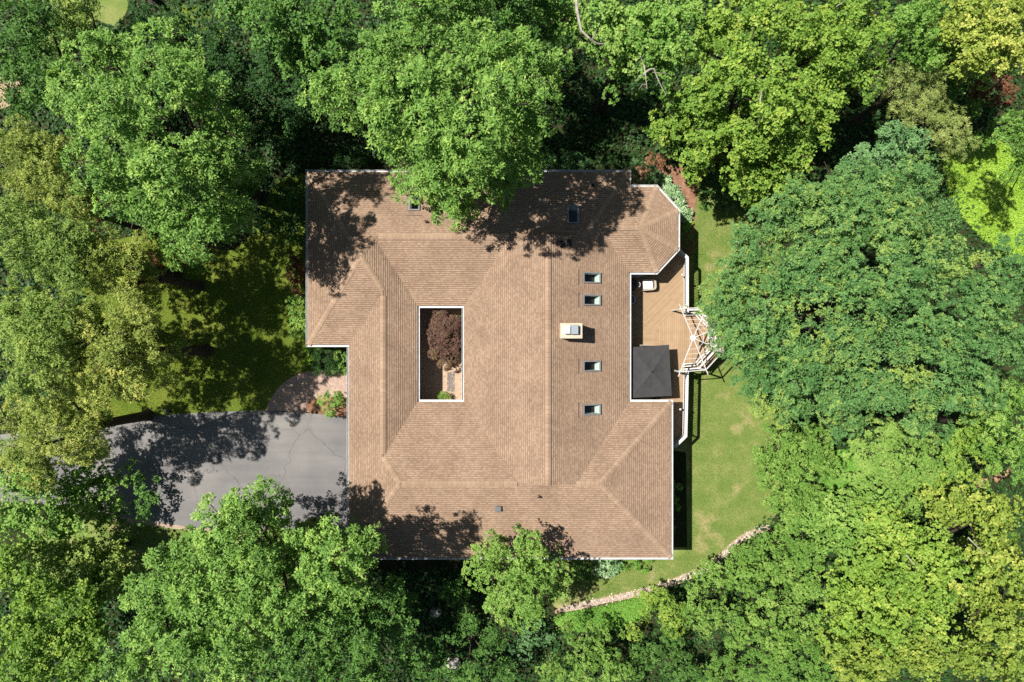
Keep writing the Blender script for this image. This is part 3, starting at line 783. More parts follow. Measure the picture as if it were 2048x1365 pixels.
# ------------------------------------------------------------------ deck furniture
uz = 4.28
q4 = [Vector((*P(x, y, uz), uz)) for x, y in ((1260, 695), (1338, 690), (1343.5, 792), (1262, 796.5))]
apex = Vector((*P(1304.5, 744, 4.50), 4.50))
um = empty('patio_umbrella', (apex.x, apex.y, DZ), 'large square charcoal patio umbrella open over the deck', 'umbrella')
mb = MB(); n = 6
def ug(a, b, f, g_): 
    p = apex.lerp(a.lerp(b, g_), f); p.z -= .10 * math.sin(math.pi * f) * (.35 + .65 * (1 - abs(2 * g_ - 1))); return p
for i in range(4):
    a, b = q4[i], q4[(i + 1) % 4]
    for r_ in range(n):
        for s_ in range(n):
            f0, f1, g0, g1 = r_ / n, (r_ + 1) / n, s_ / n, (s_ + 1) / n
            pts = [ug(a, b, f0, g0), ug(a, b, f1, g0), ug(a, b, f1, g1), ug(a, b, f0, g1)]
            mb.face(pts if r_ else pts[1:] if False else ([pts[0], pts[1], pts[2]] if r_ == 0 else pts))
    for s_ in range(n):
        p0, p1 = ug(a, b, 1, s_ / n), ug(a, b, 1, (s_ + 1) / n); mb.face([p0, p0 - Vector((0, 0, .09)), p1 - Vector((0, 0, .09)), p1])
mb.build('canopy', 'umbrella_cloth', um)
for i in range(8):
    tgt = q4[i // 2] if i % 2 == 0 else (q4[i // 2] + q4[(i // 2 + 1) % 4]) / 2
    m_ = MB(); m_.beam(apex - Vector((0, 0, .10)), Vector(tgt) - Vector((0, 0, .10)), .02, .02); m_.build('rib', 'black_metal', um)
m_ = MB(); m_.tube([(apex.x, apex.y, DZ), (apex.x, apex.y, apex.z - .02)], .024, 10); m_.build('pole', 'black_metal', um)
m_ = MB(); m_.lathe((apex.x, apex.y, apex.z - .01), [(.07, 0), (.06, .03), (.025, .05), (.02, .09)], 10); m_.build('finial', 'black_metal', um)
m_ = MB(); m_.lathe((apex.x, apex.y, DZ), [(.30, 0), (.30, .05), (.06, .09), (.05, .3)], 16); m_.build('base', 'black_metal', um)
tx, ty = P(1307, 748, 3.1)
tb = empty('patio_table', (tx, ty, DZ), 'rectangular patio table under the charcoal umbrella', 'table')
m_ = MB(); m_.box((tx + .06, ty + .35, DZ + .72), (.95, .62, .04), 0, 0, .01); m_.box((tx + .06, ty - .45, DZ + .72), (.95, .86, .04), 0, 0, .01); m_.build('tabletop', 'teak', tb)
for sx_ in (-.35, .45):
    for sy_ in (-.75, .55): m_ = MB(); m_.box((tx + sx_, ty + sy_, DZ + .35), (.07, .07, .70)); m_.build('leg', 'teak', tb)
def armchair(px, py, rz, label, shell, cush, w=.78, dp=.80, group=None):
    x, y = P(px, py, DZ + .5); t = empty('deck_chair', (x, y, DZ), label, 'chair', group)
    cs, sn = math.cos(rz), math.sin(rz)
    tr = lambda a, b, z: (x + a * cs - b * sn, y + a * sn + b * cs, DZ + z)
    # rounded back and arms: a U-shaped shell, back towards local +x
    out_, inn_ = [], []
    for i in range(17):
        a = math.pi / 2 - math.pi * i / 16
        ca_, sa_ = math.cos(a), math.sin(a)
        ex = lambda v, pw: math.copysign(abs(v) ** pw, v)
        out_.append((dp * .10 + dp * .42 * ex(ca_, .55), w * .5 * ex(sa_, .55))); inn_.append((dp * .06 + dp * .34 * ex(ca_, .55), w * .39 * ex(sa_, .55)))
    out_ = [(-dp * .46, w * .5)] + out_ + [(-dp * .46, -w * .5)]; inn_ = [(-dp * .46, w * .39)] + inn_ + [(-dp * .46, -w * .39)]
    m_ = MB(); n_ = len(out_)
    for i in range(n_ - 1):
        hh = [.60 + .16 * max(0, (q[0] / dp)) for q in (out_[i], out_[i + 1])]
        o0, o1, i0, i1 = out_[i], out_[i + 1], inn_[i], inn_[i + 1]
        m_.face([tr(*o0, .06), tr(*o1, .06), tr(*o1, hh[1]), tr(*o0, hh[0])]); m_.face([tr(*o0, hh[0]), tr(*o1, hh[1]), tr(*i1, hh[1]), tr(*i0, hh[0])])
        m_.face([tr(*i1, .06), tr(*i0, .06), tr(*i0, hh[0]), tr(*i1, hh[1])])
    for s_ in (0, -1):
        o0, i0 = out_[s_], inn_[s_]; m_.face([tr(*o0, .06), tr(*i0, .06), tr(*i0, .55), tr(*o0, .55)])
    m_.build('shell', shell, t)
    m_ = MB(); m_.box(tr(-.02, 0, .24), (dp * .74, w * .72, .28), rz); m_.build('seat_base', shell, t)
    m_ = MB(); m_.box(tr(-.06, 0, .44), (dp * .72, w * .72, .14), rz, 0, .03); m_.build('seat_cushion', cush, t)
    for a, b in ((-.4, .42), (-.4, -.42), (.38, .4), (.38, -.4)):
        m_ = MB(); m_.box(tr(a * dp, b * w, .035), (.05, .05, .07), rz); m_.build('foot', 'black_metal', t)
armchair(1298, 570, R(4), 'beige tub armchair with white seat cushion standing in the sun on the deck', 'wicker', 'cushion_white', .78, .92)
armchair(1258, 599.5, R(0), 'pale grey deck chair half tucked under the eave in the shade', 'grey_cushion', 'grey_cushion', .62, .84)
x, y = P(1267, 547.5, DZ + .5); t = empty('storage_bench', (x, y, DZ), 'light grey bench against the bay wall in the roof shade', 'bench')
m_ = MB(); m_.box((x, y, DZ + .28), (1.30, .44, .44), 0, 0, .02); m_.build('box', 'grey_cushion', t)
m_ = MB(); m_.box((x, y, DZ + .53), (1.34, .48, .05), 0, 0, .015); m_.build('lid', 'grey_cushion', t)
x, y = P(1266, 570, DZ + .8); t = empty('covered_grill', (x, y, DZ), 'dark covered grill on the deck beside the beige armchair', 'grill')
m_ = MB(); m_.lathe((x, y, DZ), [(.40, 0), (.42, .5), (.41, .75), (.36, .95), (.20, 1.08), (.03, 1.12)], 18); m_.build('cover', 'grill_cover', t, smooth=True)
m_ = MB(); m_.tube([(x + .40, y - .16, DZ + .86), (x + .47, y - .08, DZ + .9), (x + .48, y + .08, DZ + .9), (x + .41, y + .16, DZ + .86)], .022, 6); m_.build('handle', 'bright_metal', t)
x, y = P(1291, 691.5, DZ + .8); t = empty('dining_chair', (x, y, DZ), 'pale dining chair whose back shows past the umbrella edge', 'chair')
m_ = MB(); m_.box((x, y + .02, DZ + .66), (.78, .06, .42), 0, 0, .02); m_.build('backrest', 'wicker', t)
m_ = MB(); m_.box((x, y - .25, DZ + .43), (.74, .48, .07), 0, 0, .02); m_.build('seat', 'wicker', t)
for a in (-.33, .33):
    for b in (-.45, .0): m_ = MB(); m_.box((x + a, y + b, DZ + .2), (.045, .045, .40)); m_.build('leg', 'wicker', t)
# courtyard doormat, path lights, rock
x, y = P(901.5, 764, 2.26); m_ = MB(); m_.prism([(x - .25, y - .68), (x + .25, y - .68), (x + .25, y + .68), (x - .25, y + .68)], 2.251, 2.272)
tag(m_.build('doormat', 'doormat', loc=(x, y, 2.25)), 'dark patterned doormat lying on the courtyard pavers', 'doormat')
def path_light(px, py, label, mt, grp=None):
    x, y, z = G(px, py); t = empty('path_light', (x, y, z), label, 'path light', grp)
    m_ = MB(); m_.tube([(x, y, z), (x, y, z + .42)], .018, 6); m_.build('stem', 'black_metal', t)
    m_ = MB(); m_.lathe((x, y, z + .40), [(.11, 0), (.10, .03), (.03, .10), (.01, .12)], 10); m_.build('lamp_shade', mt, t)
path_light(336, 821, 'small pale path light at the north edge of the driveway', 'bright_metal')
path_light(347, 821, 'small black path light beside a pale one at the driveway edge', 'black_metal')
path_light(628, 824, 'small dark path light where brick walk, bed and driveway meet', 'black_metal')
path_light(343, 1060, 'small black path light on the grass south of the driveway', 'black_metal')
def rock(px, py, r_, label):
    x, y, z = G(px, py); rr = np.random.default_rng(int(px)); import bmesh
    bm = bmesh.new(); bmesh.ops.create_icosphere(bm, subdivisions=2, radius=1)
    for v in bm.verts: v.co *= 1 + rr.uniform(-.16, .16); v.co.x *= r_ * 1.3; v.co.y *= r_; v.co.z *= r_ * .6
    me = bpy.data.meshes.new('rock'); bm.to_mesh(me); bm.free()
    tag(link('rock', me, 'rock_pale', None, (x, y, z + r_ * .25)), label, 'rock')
rock(905, 1325, .42, 'pale boulder lying in deep shade south of the house'); rock(872, 1224, .35, 'small tan boulder in the shade beyond the south eave')
# ------------------------------------------------------------------ vegetation
# style: leaf length, width, leaves per twig, twigs per clump, clump radius, rosette angle (deg), inner fill, droop, raggedness
ST = {
 'oak':     (.20, .080, 9, 14, .52, 60, 1.5, .12, .15),
 'maple':   (.15, .125, 6, 16, .50, 62, 1.5, .12, .16),
 'ash':     (.16, .062, 11, 15, .52, 62, 1.5, .15, .11),
 'locust':  (.16, .052, 12, 18, .50, 60, 1.8, .10, .18),
 'beech':   (.13, .085, 8, 16, .48, 64, 1.5, .10, .14),
 'shrub':   (.11, .060, 9, 20, .38, 60, .6, .05, .14),
 'small':   (.085, .045, 9, 22, .28, 58, .5, .05, .12),
 'spiky':   (.13, .022, 14, 20, .30, 55, .55, .02, .15),
 'feather': (.20, .026, 14, 14, .45, 50, .60, .25, .22),
 'hosta':   (.21, .105, 7, 9, .24, 62, .25, .18, .10),
 'fine':    (.085, .036, 12, 34, .30, 62, 1.2, .12, .12),
}
BOUGH = {'oak': (1.05, .26), 'maple': (1.0, .26), 'ash': (1.15, .20), 'locust': (.85, .24), 'beech': (.9, .22), 'shrub': (.62, .18), 'feather': (.8, .25)}
def boughs(lobes, style, rng):
    """the leafy ends of the limbs: smaller domes standing on each lobe, with gaps between them"""
    if style not in BOUGH: return lobes
    rb0, jit = BOUGH[style]; LB = np.array(lobes); out = []
    for (x, y, z, r, rv) in lobes:
        if r < rb0 * 1.25: out.append((x, y, z, r, rv)); continue
        n = max(5, int(2 * math.pi * r * r * .8 / (rb0 * rb0 * 3.7)))
        i = np.arange(n) + rng.random(); dz = np.clip(1 - 1.1 * (i + .3) / n, -.15, 1); ph = i * 2.39996 + rng.normal(0, .3, n); s_ = np.sqrt(1 - dz * dz)
        for a in range(n):
            rb = rb0 * rng.uniform(.72, 1.28); k = 1 + rng.normal(-.04, jit)
            k = min(1.25, max(.55, k)); ri, rvi = max(r - rb * .95 - .22, r * .35), max(rv - rb * .35, rv * .4)
            p = np.array([x + ri * k * s_[a] * math.cos(ph[a]), y + ri * k * s_[a] * math.sin(ph[a]), z + rvi * k * dz[a] + rng.normal(0, .32 * rb)])
            q = np.sqrt((((p - LB[:, :3]) / LB[:, [3, 3, 4]]) ** 2).sum(1))
            if (q > .42).all() or rng.random() < .15: out.append((p[0], p[1], p[2], rb, rb * .72))
    return out
def unit(v): return v / np.maximum(np.linalg.norm(v, axis=-1, keepdims=True), 1e-9)
def perp(v, rng):
    a = unit(np.cross(v, rng.normal(size=v.shape))); return a, np.cross(v, a)
def foliage(lobes, style, rng, dens=1.0):
    """leaf quads for a crown made of lobes (x, y, z, r, rv): clumps on the lobes, twigs on the clumps, a rosette of leaves on each twig"""
    LL, LW, NL, NT, RC, ANG, FILL, DROOP, RAG = ST[style]
    core = lobes; lobes = boughs(lobes, style, rng)
    LB = np.array(lobes)
    cen, nor, lt = [], [], []
    for (x, y, z, r, rv) in lobes:
        rc = RC; r, rv = max(r * .5, r - .5 * rc), max(rv * .6, rv - .3 * rc)
        n = max(4, int(2 * math.pi * r * r * (.55 + .45 * rv / r) / (rc * rc * 2.4) * dens))
        i = np.arange(n) + rng.random()
        dz = 1.0 - 1.22 * (i + .5) / n + rng.normal(0, .03, n); dz = np.clip(dz, -.3, 1)
        ph = i * 2.39996 + rng.normal(0, .25, n)
        s_ = np.sqrt(1 - dz * dz)
        d = np.stack([s_ * np.cos(ph), s_ * np.sin(ph), dz], 1)
        rad = (1 + rng.normal(0, RAG, n)).clip(.65, 1.3)[:, None]
        p = np.array([x, y, z]) + d * np.array([r, r, rv]) * rad - np.array([0, 0, 1]) * 0
        q = (p[:, None, :] - LB[None, :, :3]) / np.stack([LB[:, 3], LB[:, 3], LB[:, 4]], 1)[None]
        keep = (np.sqrt((q * q).sum(-1)) > .70).all(1) | ((np.sqrt((q * q).sum(-1)) > .45).all(1) & (rng.random(n) < .25))
        cen.append(p[keep]); lt.append(np.full(keep.sum(), rng.normal(0, .15 if style == 'ash' else .10))); nor.append(unit(d / np.array([r, r, rv]))[keep])
    cen, nor = np.concatenate(cen), np.concatenate(nor)
    nc = len(cen)
    ax = unit(nor * .55 + np.array([0, 0, .75]) + rng.normal(0, .18, (nc, 3)))
    ctint = rng.normal(0, .12, nc) + np.concatenate(lt); csz = rng.uniform(.7, 1.25, nc)
    e1, e2 = perp(ax, rng)
    k = NT; m = nc * k
    rr, ph = np.sqrt(rng.random((nc, k))), rng.random((nc, k)) * 6.2832
    rr = rr * (1 + .18 * np.sin(ph * 3 + rng.random((nc, 1)) * 6))
    R_ = (RC * csz)[:, None, None]
    a, b = (rr * np.cos(ph))[..., None], (rr * np.sin(ph))[..., None]
    hgt = (.60 * (1 - np.clip(rr, 0, 1.2) ** 2) + rng.normal(0, .10, (nc, k)))[..., None]
    tp = cen[:, None] + R_ * (a * e1[:, None] + b * e2[:, None] + hgt * ax[:, None])
    td = unit(ax[:, None] + .75 * (a * e1[:, None] + b * e2[:, None]) + rng.normal(0, .25, (nc, k, 3)))
    tt = ctint[:, None] + rng.normal(0, .14, (nc, k)) + .0 * hgt[..., 0]
    tp, td, tt = tp.reshape(-1, 3), td.reshape(-1, 3), tt.reshape(-1)
    f1, f2 = perp(td, rng)
    nt = len(tp)
    ph = (np.arange(NL)[None] * 6.2832 / NL * (1.0 if NL < 9 else 2.4) + rng.random((nt, 1)) * 6.28 + rng.normal(0, .25, (nt, NL)))
    be = np.radians(ANG + rng.normal(0, 15, (nt, NL)))
    D_ = (np.cos(be)[..., None] * td[:, None] + np.sin(be)[..., None] * (np.cos(ph)[..., None] * f1[:, None] + np.sin(ph)[..., None] * f2[:, None]))
    D_ = unit(D_ - np.array([0, 0, DROOP]) * rng.random((nt, NL, 1)))
    Bp = tp[:, None] - td[:, None] * (rng.random((nt, NL, 1)) * LL * .9) + D_ * LL * .12
    td2 = unit(td[:, None] + np.array([-.12, .04, .55]))
    Nn = unit(td2 - (td2 * D_).sum(-1, keepdims=True) * D_ + rng.normal(0, .16, (nt, NL, 3)))
    Tn = (tt[:, None] + rng.normal(0, .13, (nt, NL)))
    B, Dd, Nn, Tn = Bp.reshape(-1, 3), D_.reshape(-1, 3), Nn.reshape(-1, 3), Tn.reshape(-1)
    # inner leaves, so that gaps show leaves in shade rather than bare ground
    fb = []
    for (x, y, z, r, rv) in core:
        n = int(2 * math.pi * r * r * FILL * 26 * dens)
        d = unit(rng.normal(size=(n, 3))); d[:, 2] = d[:, 2] * .9 + .15
        fb.append(np.array([x, y, z]) + d * np.array([r, r, rv]) * (rng.uniform(.08, .42, n) ** .6)[:, None])
    fb = np.concatenate(fb); nf = len(fb)
    fd = unit(rng.normal(size=(nf, 3)) * np.array([1, 1, .5])); fn = unit(np.array([0, 0, 1.]) + rng.normal(0, .5, (nf, 3))); fn = unit(fn - (fn * fd).sum(1, keepdims=True) * fd)
    B = np.concatenate([B, fb]); Dd = np.concatenate([Dd, fd]); Nn = np.concatenate([Nn, fn]); Tn = np.concatenate([Tn, rng.normal(-.05, .12, nf)])
    sz = rng.uniform(.75, 1.2, len(B)); sz[-nf:] *= 1.1
    S = np.cross(Dd, Nn)
    ln, wd = (LL * sz)[:, None], (LW * sz)[:, None]
    v0 = B; v1 = B + Dd * ln * .48 + S * wd * .5 + Nn * wd * .14; v2 = B + Dd * ln - Nn * ln * .10; v3 = B + Dd * ln * .48 - S * wd * .5 + Nn * wd * .14
    return np.stack([v0, v1, v2, v3], 1), np.clip(.5 + Tn, 0, 1)
def leaf_mesh(name, q, tint, mat, origin):
    n = len(q); me = bpy.data.meshes.new(name)
    me.vertices.add(n * 4); me.vertices.foreach_set('co', (q - np.array(origin)).astype(np.float32).ravel())
    me.loops.add(n * 4); me.loops.foreach_set('vertex_index', np.arange(n * 4, dtype=np.int32))
    me.polygons.add(n); me.polygons.foreach_set('loop_start', np.arange(0, n * 4, 4, dtype=np.int32))
    a = me.attributes.new('tint', 'FLOAT', 'FACE'); a.data.foreach_set('value', tint.astype(np.float32))
    me.update(calc_edges=True)
    me.materials.append(MATS[mat])
    return me
NLEAF = 0
def tree(name, label, cat, lobes, style, leaf, base=None, group=None, flat=.72, seed=None, bark='bark', trunk_r=None, dens=1.0, bare=None, crown='crown', tone=0.0, skirt=.30):
    """lobes: (photo x, photo y, photo radius, top height above the back lawn)"""
    global NLEAF
    rng = np.random.default_rng(seed if seed is not None else int(lobes[0][0] * 7 + lobes[0][1] * 13))
    W = []
    for (px, py, pr, zt) in lobes:
        r = pr * GP * (H - zt) / H; rv = min(r * flat, max(.25, zt * .42)); zc = zt - rv
        x, y = P(px, py, zc + rv * .5); W.append((x, y, zc, r, rv))
    SK = []
    tot = sum(w[3] for w in W)
    bx, by = (sum(w[0] * w[3] for w in W) / tot, sum(w[1] * w[3] for w in W) / tot) if base is None else G(*base)[:2]
    bz = T(bx, by)
    t = empty(name, (bx, by, bz), label, cat, group)
    q, tint = foliage(W, style, rng, dens)
    if skirt and max(l[3] for l in lobes) > 8.4:     # the lower storeys of a tall crown
        for (x, y, z, r, rv) in W:
            for f in ((.34,) if z < 11 else (.26, .50)):
                z2 = z - (z - bz) * f; g_ = 1 + .55 * ((H - z2) / (H - z) - 1)
                SK.append((x * g_ * .95 + bx * .05 + rng.normal(0, .3), y * g_ * .95 + by * .05 + rng.normal(0, .3), z2, max(.7, r * .9), rv))
        q2, t2 = foliage(SK, style, rng, dens * skirt)
        q, tint = np.concatenate([q, q2]), np.concatenate([tint, t2 - .06])
    tint = np.clip(tint + tone, 0, 1)
    NLEAF += len(q)
    me = leaf_mesh(crown, q, tint, 'leaf_' + leaf, (bx, by, bz))
    o = bpy.data.objects.new(crown, me); C.objects.link(o); o.parent = t
    zt = max(w[2] for w in W); tr = trunk_r or .028 * (max(l[3] for l in lobes) - bz) ** 1.0
    mb = MB(); fork = bz + (zt - bz) * .55
    mb.tube([(bx, by, bz - .15), (bx + .03, by, bz + .25), (bx + .05, by + .04, (bz + fork) / 2), (bx, by + .05, fork)], [tr * 1.5, tr * 1.05, tr * .9, tr * .75], 8)
    for (x, y, z, r, rv) in W:
        mx, my = bx * .45 + x * .55 + rng.normal(0, .15), by * .45 + y * .55 + rng.normal(0, .15)
        mb.tube([(bx, by, fork - .2), (mx, my, fork + (z - fork) * .45 + .3), (x, y, z - rv * .1)], [tr * .34, tr * .2, tr * .07], 6)
        for _ in range(3 if r > .9 else 1):
            a, f = rng.random() * 6.28, rng.uniform(.5, .9)
            mb.tube([(x * .6 + mx * .4, y * .6 + my * .4, z - rv * .1), (x + math.cos(a) * r * f, y + math.sin(a) * r * f, z + rv * .35)], [tr * .14, tr * .05], 5)
    mb.build('trunk', bark, t)
    for br in bare or ():
        m_ = MB(); z0 = br[0]
        for limb in br[1]:
            pts = [(*P(x, y, z0 + dz), z0 + dz) for x, y, dz in limb[1]]
            m_.tube(pts, [limb[0] * (1 - .75 * i / (len(pts) - 1)) for i in range(len(pts))], 6)
        m_.build('bare_limb', 'pale_bark', t)
    return t
TR = 'trees standing round the house'
def tr(*a, **k): return tree(a[0], a[1], 'tree', a[2], a[3], a[4], **k)
# --- north-west
tr('oak_tree', 'big bright green oak north-west of the house, above the dark shaded front lawn', [(190, 90, 75, 15), (330, 105, 70, 17), (150, 200, 75, 16), (230, 230, 85, 18), (335, 160, 80, 18.5), (390, 195, 45, 16), (415, 262, 34, 14), (205, 335, 75, 16), (300, 320, 80, 18), (385, 330, 75, 16.5), (445, 345, 45, 13), (310, 425, 75, 16), (390, 445, 75, 15), (250, 415, 55, 14), (445, 425, 45, 12), (355, 495, 40, 12), (480, 330, 30, 11), (470, 250, 34, 10.5), (478, 400, 34, 10), (440, 180, 34, 11)], 'oak', 'oak')
tr('oak_tree', 'huge bright green oak whose crown hangs over the north roof edge', [(662, 180, 78, 16), (755, 115, 75, 17), (755, 205, 85, 18.5), (825, 50, 80, 16), (850, 145, 85, 19), (950, 115, 85, 18.5), (1040, 130, 75, 18), (1095, 135, 45, 16), (1000, 215, 85, 19), (885, 245, 85, 19), (1060, 235, 72, 17), (790, 285, 66, 17), (870, 325, 76, 17.5), (960, 315, 80, 18), (1050, 305, 55, 15), (830, 372, 40, 13), (895, 392, 46, 12), (925, 412, 30, 10.5), (1000, 365, 42, 14), (925, 35, 75, 15)], 'oak', 'oak')
tr('oak_tree', 'green oak in the north-west corner left of the big bright oak', [(30, 60, 65, 14), (65, 150, 52, 13), (5, 130, 50, 12), (70, 20, 45, 12.5), (15, 190, 40, 11)], 'oak', 'oak_deep', tone=-.08)
tr('dark_tree', 'dark olive tree at the top edge between corner oak and sunny far lawn', [(125, 25, 50, 11), (165, -5, 45, 11), (90, 70, 40, 9), (150, 65, 35, 8)], 'beech', 'olive')
tr('maple_tree', 'mid green maple at the top edge between the two big oaks', [(540, 60, 58, 13), (610, 40, 58, 13), (655, 90, 48, 12), (590, 115, 42, 11), (475, 20, 42, 13), (560, -10, 60, 13), (680, 30, 40, 12)], 'maple', 'oak_deep', bare=[(9.5, [(.05, [(545, 62, 0), (565, 95, .4), (590, 88, .6)]), (.03, [(565, 95, .4), (560, 112, .5)])])])
tr('green_tree', 'deep green tree at the top edge between the huge oak and the bare limbs', [(1040, 30, 50, 13), (1000, -30, 55, 14.5), (1085, -10, 45, 13), (960, -60, 60, 16), (1030, 75, 34, 11.5), (1090, 60, 30, 10)], 'oak', 'oak_deep', tone=-.05)
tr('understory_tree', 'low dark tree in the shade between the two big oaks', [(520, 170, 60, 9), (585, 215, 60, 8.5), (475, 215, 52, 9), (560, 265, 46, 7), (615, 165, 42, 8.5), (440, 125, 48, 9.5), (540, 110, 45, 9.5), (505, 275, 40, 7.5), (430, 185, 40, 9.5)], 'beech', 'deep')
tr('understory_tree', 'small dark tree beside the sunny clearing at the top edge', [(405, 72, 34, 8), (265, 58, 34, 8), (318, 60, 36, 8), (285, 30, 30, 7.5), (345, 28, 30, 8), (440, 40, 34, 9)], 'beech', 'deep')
x, y, z = G(300, -10)
t = empty('leaning_tree', (x, y, z), 'bare grey leaning trunk over the sunny clearing at the top edge', 'tree')
m_ = MB(); m_.tube([(*P(296, -14, 2), 2), (*P(302, 4, 4), 4), (*P(312, 22, 5.6), 5.6)], [.22, .18, .10], 8); m_.build('trunk', 'bark', t)
# --- west: locusts and olive trees
tr('locust_tree', 'golden green feathery locust between driveway and dark front lawn', [(240, 640, 62, 14.3), (205, 700, 70, 15.4), (280, 685, 50, 13.8), (255, 755, 54, 13.8), (160, 655, 52, 14.3), (190, 775, 59, 14.3), (135, 720, 52, 14.3), (285, 735, 38, 12.7)], 'locust', 'golden')
tr('locust_tree', 'golden green locust at the west end of the driveway', [(90, 835, 68, 14.3), (140, 870, 58, 13.8), (60, 895, 58, 13.8), (112, 785, 58, 14.3), (165, 845, 33, 12.7), (20, 850, 51, 13.8), (150, 905, 44, 10.5), (182, 915, 30, 8.5), (15, 905, 50, 13), (70, 935, 40, 11)], 'locust', 'golden')
tr('locust_tree', 'small golden locust beside the rusty shrub below the big bright oak', [(215, 515, 59, 13.2), (262, 510, 46, 12.7), (195, 560, 50, 12.7), (250, 590, 44, 12.1)], 'locust', 'golden')
tr('locust_tree', 'olive locust on the west edge below the pale sandy clearing', [(40, 275, 62, 13.7), (88, 300, 49, 13.0), (25, 350, 59, 13.0), (90, 365, 49, 13.0), (135, 410, 46, 13.7), (0, 300, 44, 13.0)], 'locust', 'golden', tone=-.12)
tr('olive_tree', 'dark olive tree on the west edge left of the small golden locust', [(50, 440, 63, 15.1), (100, 490, 60, 15.1), (35, 520, 63, 15.1), (125, 560, 54, 14.3), (150, 475, 44, 14.3), (0, 460, 58, 15.1)], 'locust', 'olive')
tr('olive_tree', 'olive green tree on the west edge left of the large golden locust', [(60, 615, 60, 14.9), (110, 630, 48, 14.9), (30, 690, 66, 16.4), (78, 700, 56, 16.4), (45, 765, 58, 16.4), (0, 620, 53, 14.9)], 'locust', 'olive', tone=.14)
tree('rusty_shrub', 'rusty brown shrub in a gap left of the big bright oak', 'shrub', [(168, 400, 24, 9), (172, 450, 20, 8), (163, 430, 18, 8)], 'small', 'rust')
tree('rusty_shrub', 'rusty brown shrub at the edge of the dark lawn beside the small golden locust', 'shrub', [(285, 530, 30, 6), (305, 550, 26, 5), (232, 525, 18, 11.9)], 'fine', 'rust')
# --- south-west
tr('mixed_tree', 'green tree whose leaves reach over the shaded west end of the driveway', [(60, 965, 72, 9), (135, 985, 58, 7), (25, 1040, 65, 9.5), (110, 1050, 65, 8), (180, 1015, 46, 5.5), (205, 965, 36, 5), (218, 1030, 32, 4.8), (165, 930, 36, 6.5), (20, 935, 60, 9.5)], 'maple', 'oak', tone=.1, skirt=0)
tr('shadow_leaves', 'thin dark leafy stand-in for a tree shadow on the driveway', [(262, 960, 34, 4.5), (298, 1000, 30, 4.2), (278, 1035, 34, 4.2), (310, 960, 16, 4), (240, 1070, 30, 4.5)], 'maple', 'oak_deep', dens=.42)  # sparse dark leaves added in place of the green tree's shadow
tr('mixed_tree', 'yellowish tree between driveway verge and west edge', [(160, 1110, 55, 7.5), (215, 1150, 46, 7), (105, 1120, 50, 8.5), (180, 1165, 40, 7), (230, 1105, 24, 6)], 'maple', 'olive', tone=.15)
tr('maple_tree', 'large yellow green maple in the south-west corner', [(50, 1190, 78, 11.5), (145, 1215, 66, 10.5), (45, 1280, 78, 11.5), (145, 1290, 76, 11), (55, 1355, 68, 11.5), (170, 1350, 48, 10), (0, 1130, 60, 11)], 'maple', 'maple', tone=-.15)
tr('oak_tree', 'big bright green oak south of the driveway reaching onto the roof corner', [(452, 1052, 62, 15), (480, 1014, 32, 15.5), (530, 1038, 44, 13.5), (600, 1100, 56, 14), (655, 1085, 46, 14), (728, 1090, 40, 15), (700, 1130, 56, 15), (625, 1160, 66, 15), (525, 1130, 66, 15.5), (430, 1115, 74, 16), (350, 1130, 56, 15), (300, 1180, 56, 14.5), (375, 1210, 85, 16.5), (475, 1215, 76, 16), (570, 1225, 66, 15.5), (690, 1185, 50, 14.5), (285, 1270, 66, 15), (375, 1310, 76, 15.5), (475, 1320, 76, 15.5), (250, 1340, 55, 14)], 'oak', 'oak', skirt=.15)
tr('oak_tree', 'deep green oak at the bottom edge right of the big driveway oak', [(650, 1262, 58, 13), (770, 1205, 42, 11), (720, 1295, 58, 13), (790, 1265, 42, 11), (565, 1330, 50, 14), (650, 1345, 52, 12.5), (735, 1365, 46, 11), (820, 1330, 36, 8.5)], 'oak', 'oak_deep')
# --- south
tr('maple_tree', 'light green maple overhanging the middle of the south roof edge', [(985, 1112, 38, 8.5), (1050, 1104, 42, 8.8), (968, 1152, 36, 8.5), (1040, 1168, 60, 9.5), (1098, 1150, 38, 8.5), (1000, 1218, 42, 8), (1062, 1225, 46, 8), (1110, 1188, 28, 7)], 'beech', 'shrub', tone=.05)
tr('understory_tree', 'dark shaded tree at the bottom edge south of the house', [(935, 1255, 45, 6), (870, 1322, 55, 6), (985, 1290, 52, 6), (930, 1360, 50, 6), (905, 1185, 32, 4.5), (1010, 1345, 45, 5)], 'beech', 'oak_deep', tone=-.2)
tree('bluish_shrub', 'dull blue green shrub at the bottom edge left of the upright shrub', 'shrub', [(1070, 1262, 24, 3.2), (1092, 1282, 20, 3), (1045, 1290, 24, 3.2)], 'shrub', 'bluish', tone=-.2)
tree('upright_shrub', 'bright green upright shrub at the bottom edge south of the clover bank', 'shrub', [(1110, 1340, 48, 5), (1175, 1310, 52, 5), (1228, 1345, 50, 4.8), (1130, 1262, 30, 4), (1160, 1365, 46, 5), (1200, 1268, 26, 3.8)], 'shrub', 'shrub', flat=1.0, dens=.85)
tree('dark_shrub', 'dark shrub at the bottom edge in the shade of the yellowish shrub', 'shrub', [(1300, 1320, 46, 3), (1345, 1300, 40, 2.8), (1380, 1345, 44, 3), (1260, 1355, 30, 2.5)], 'shrub', 'oak_deep')
tree('yellow_shrub', 'yellowish green shrub south of the river stones beside the clover bank', 'shrub', [(1318, 1205, 40, 3.4), (1352, 1238, 44, 3.8), (1290, 1238, 32, 3), (1298, 1196, 22, 2.6), (1265, 1268, 26, 2.6)], 'shrub', 'maple')
tree('round_shrub', 'green shrub hugging the bend of the river stones', 'shrub', [(1440, 1165, 48, 3.6), (1400, 1190, 36, 3.2), (1470, 1120, 34, 3), (1420, 1238, 50, 4), (1385, 1225, 32, 3.4)], 'shrub', 'shrub', dens=.85)
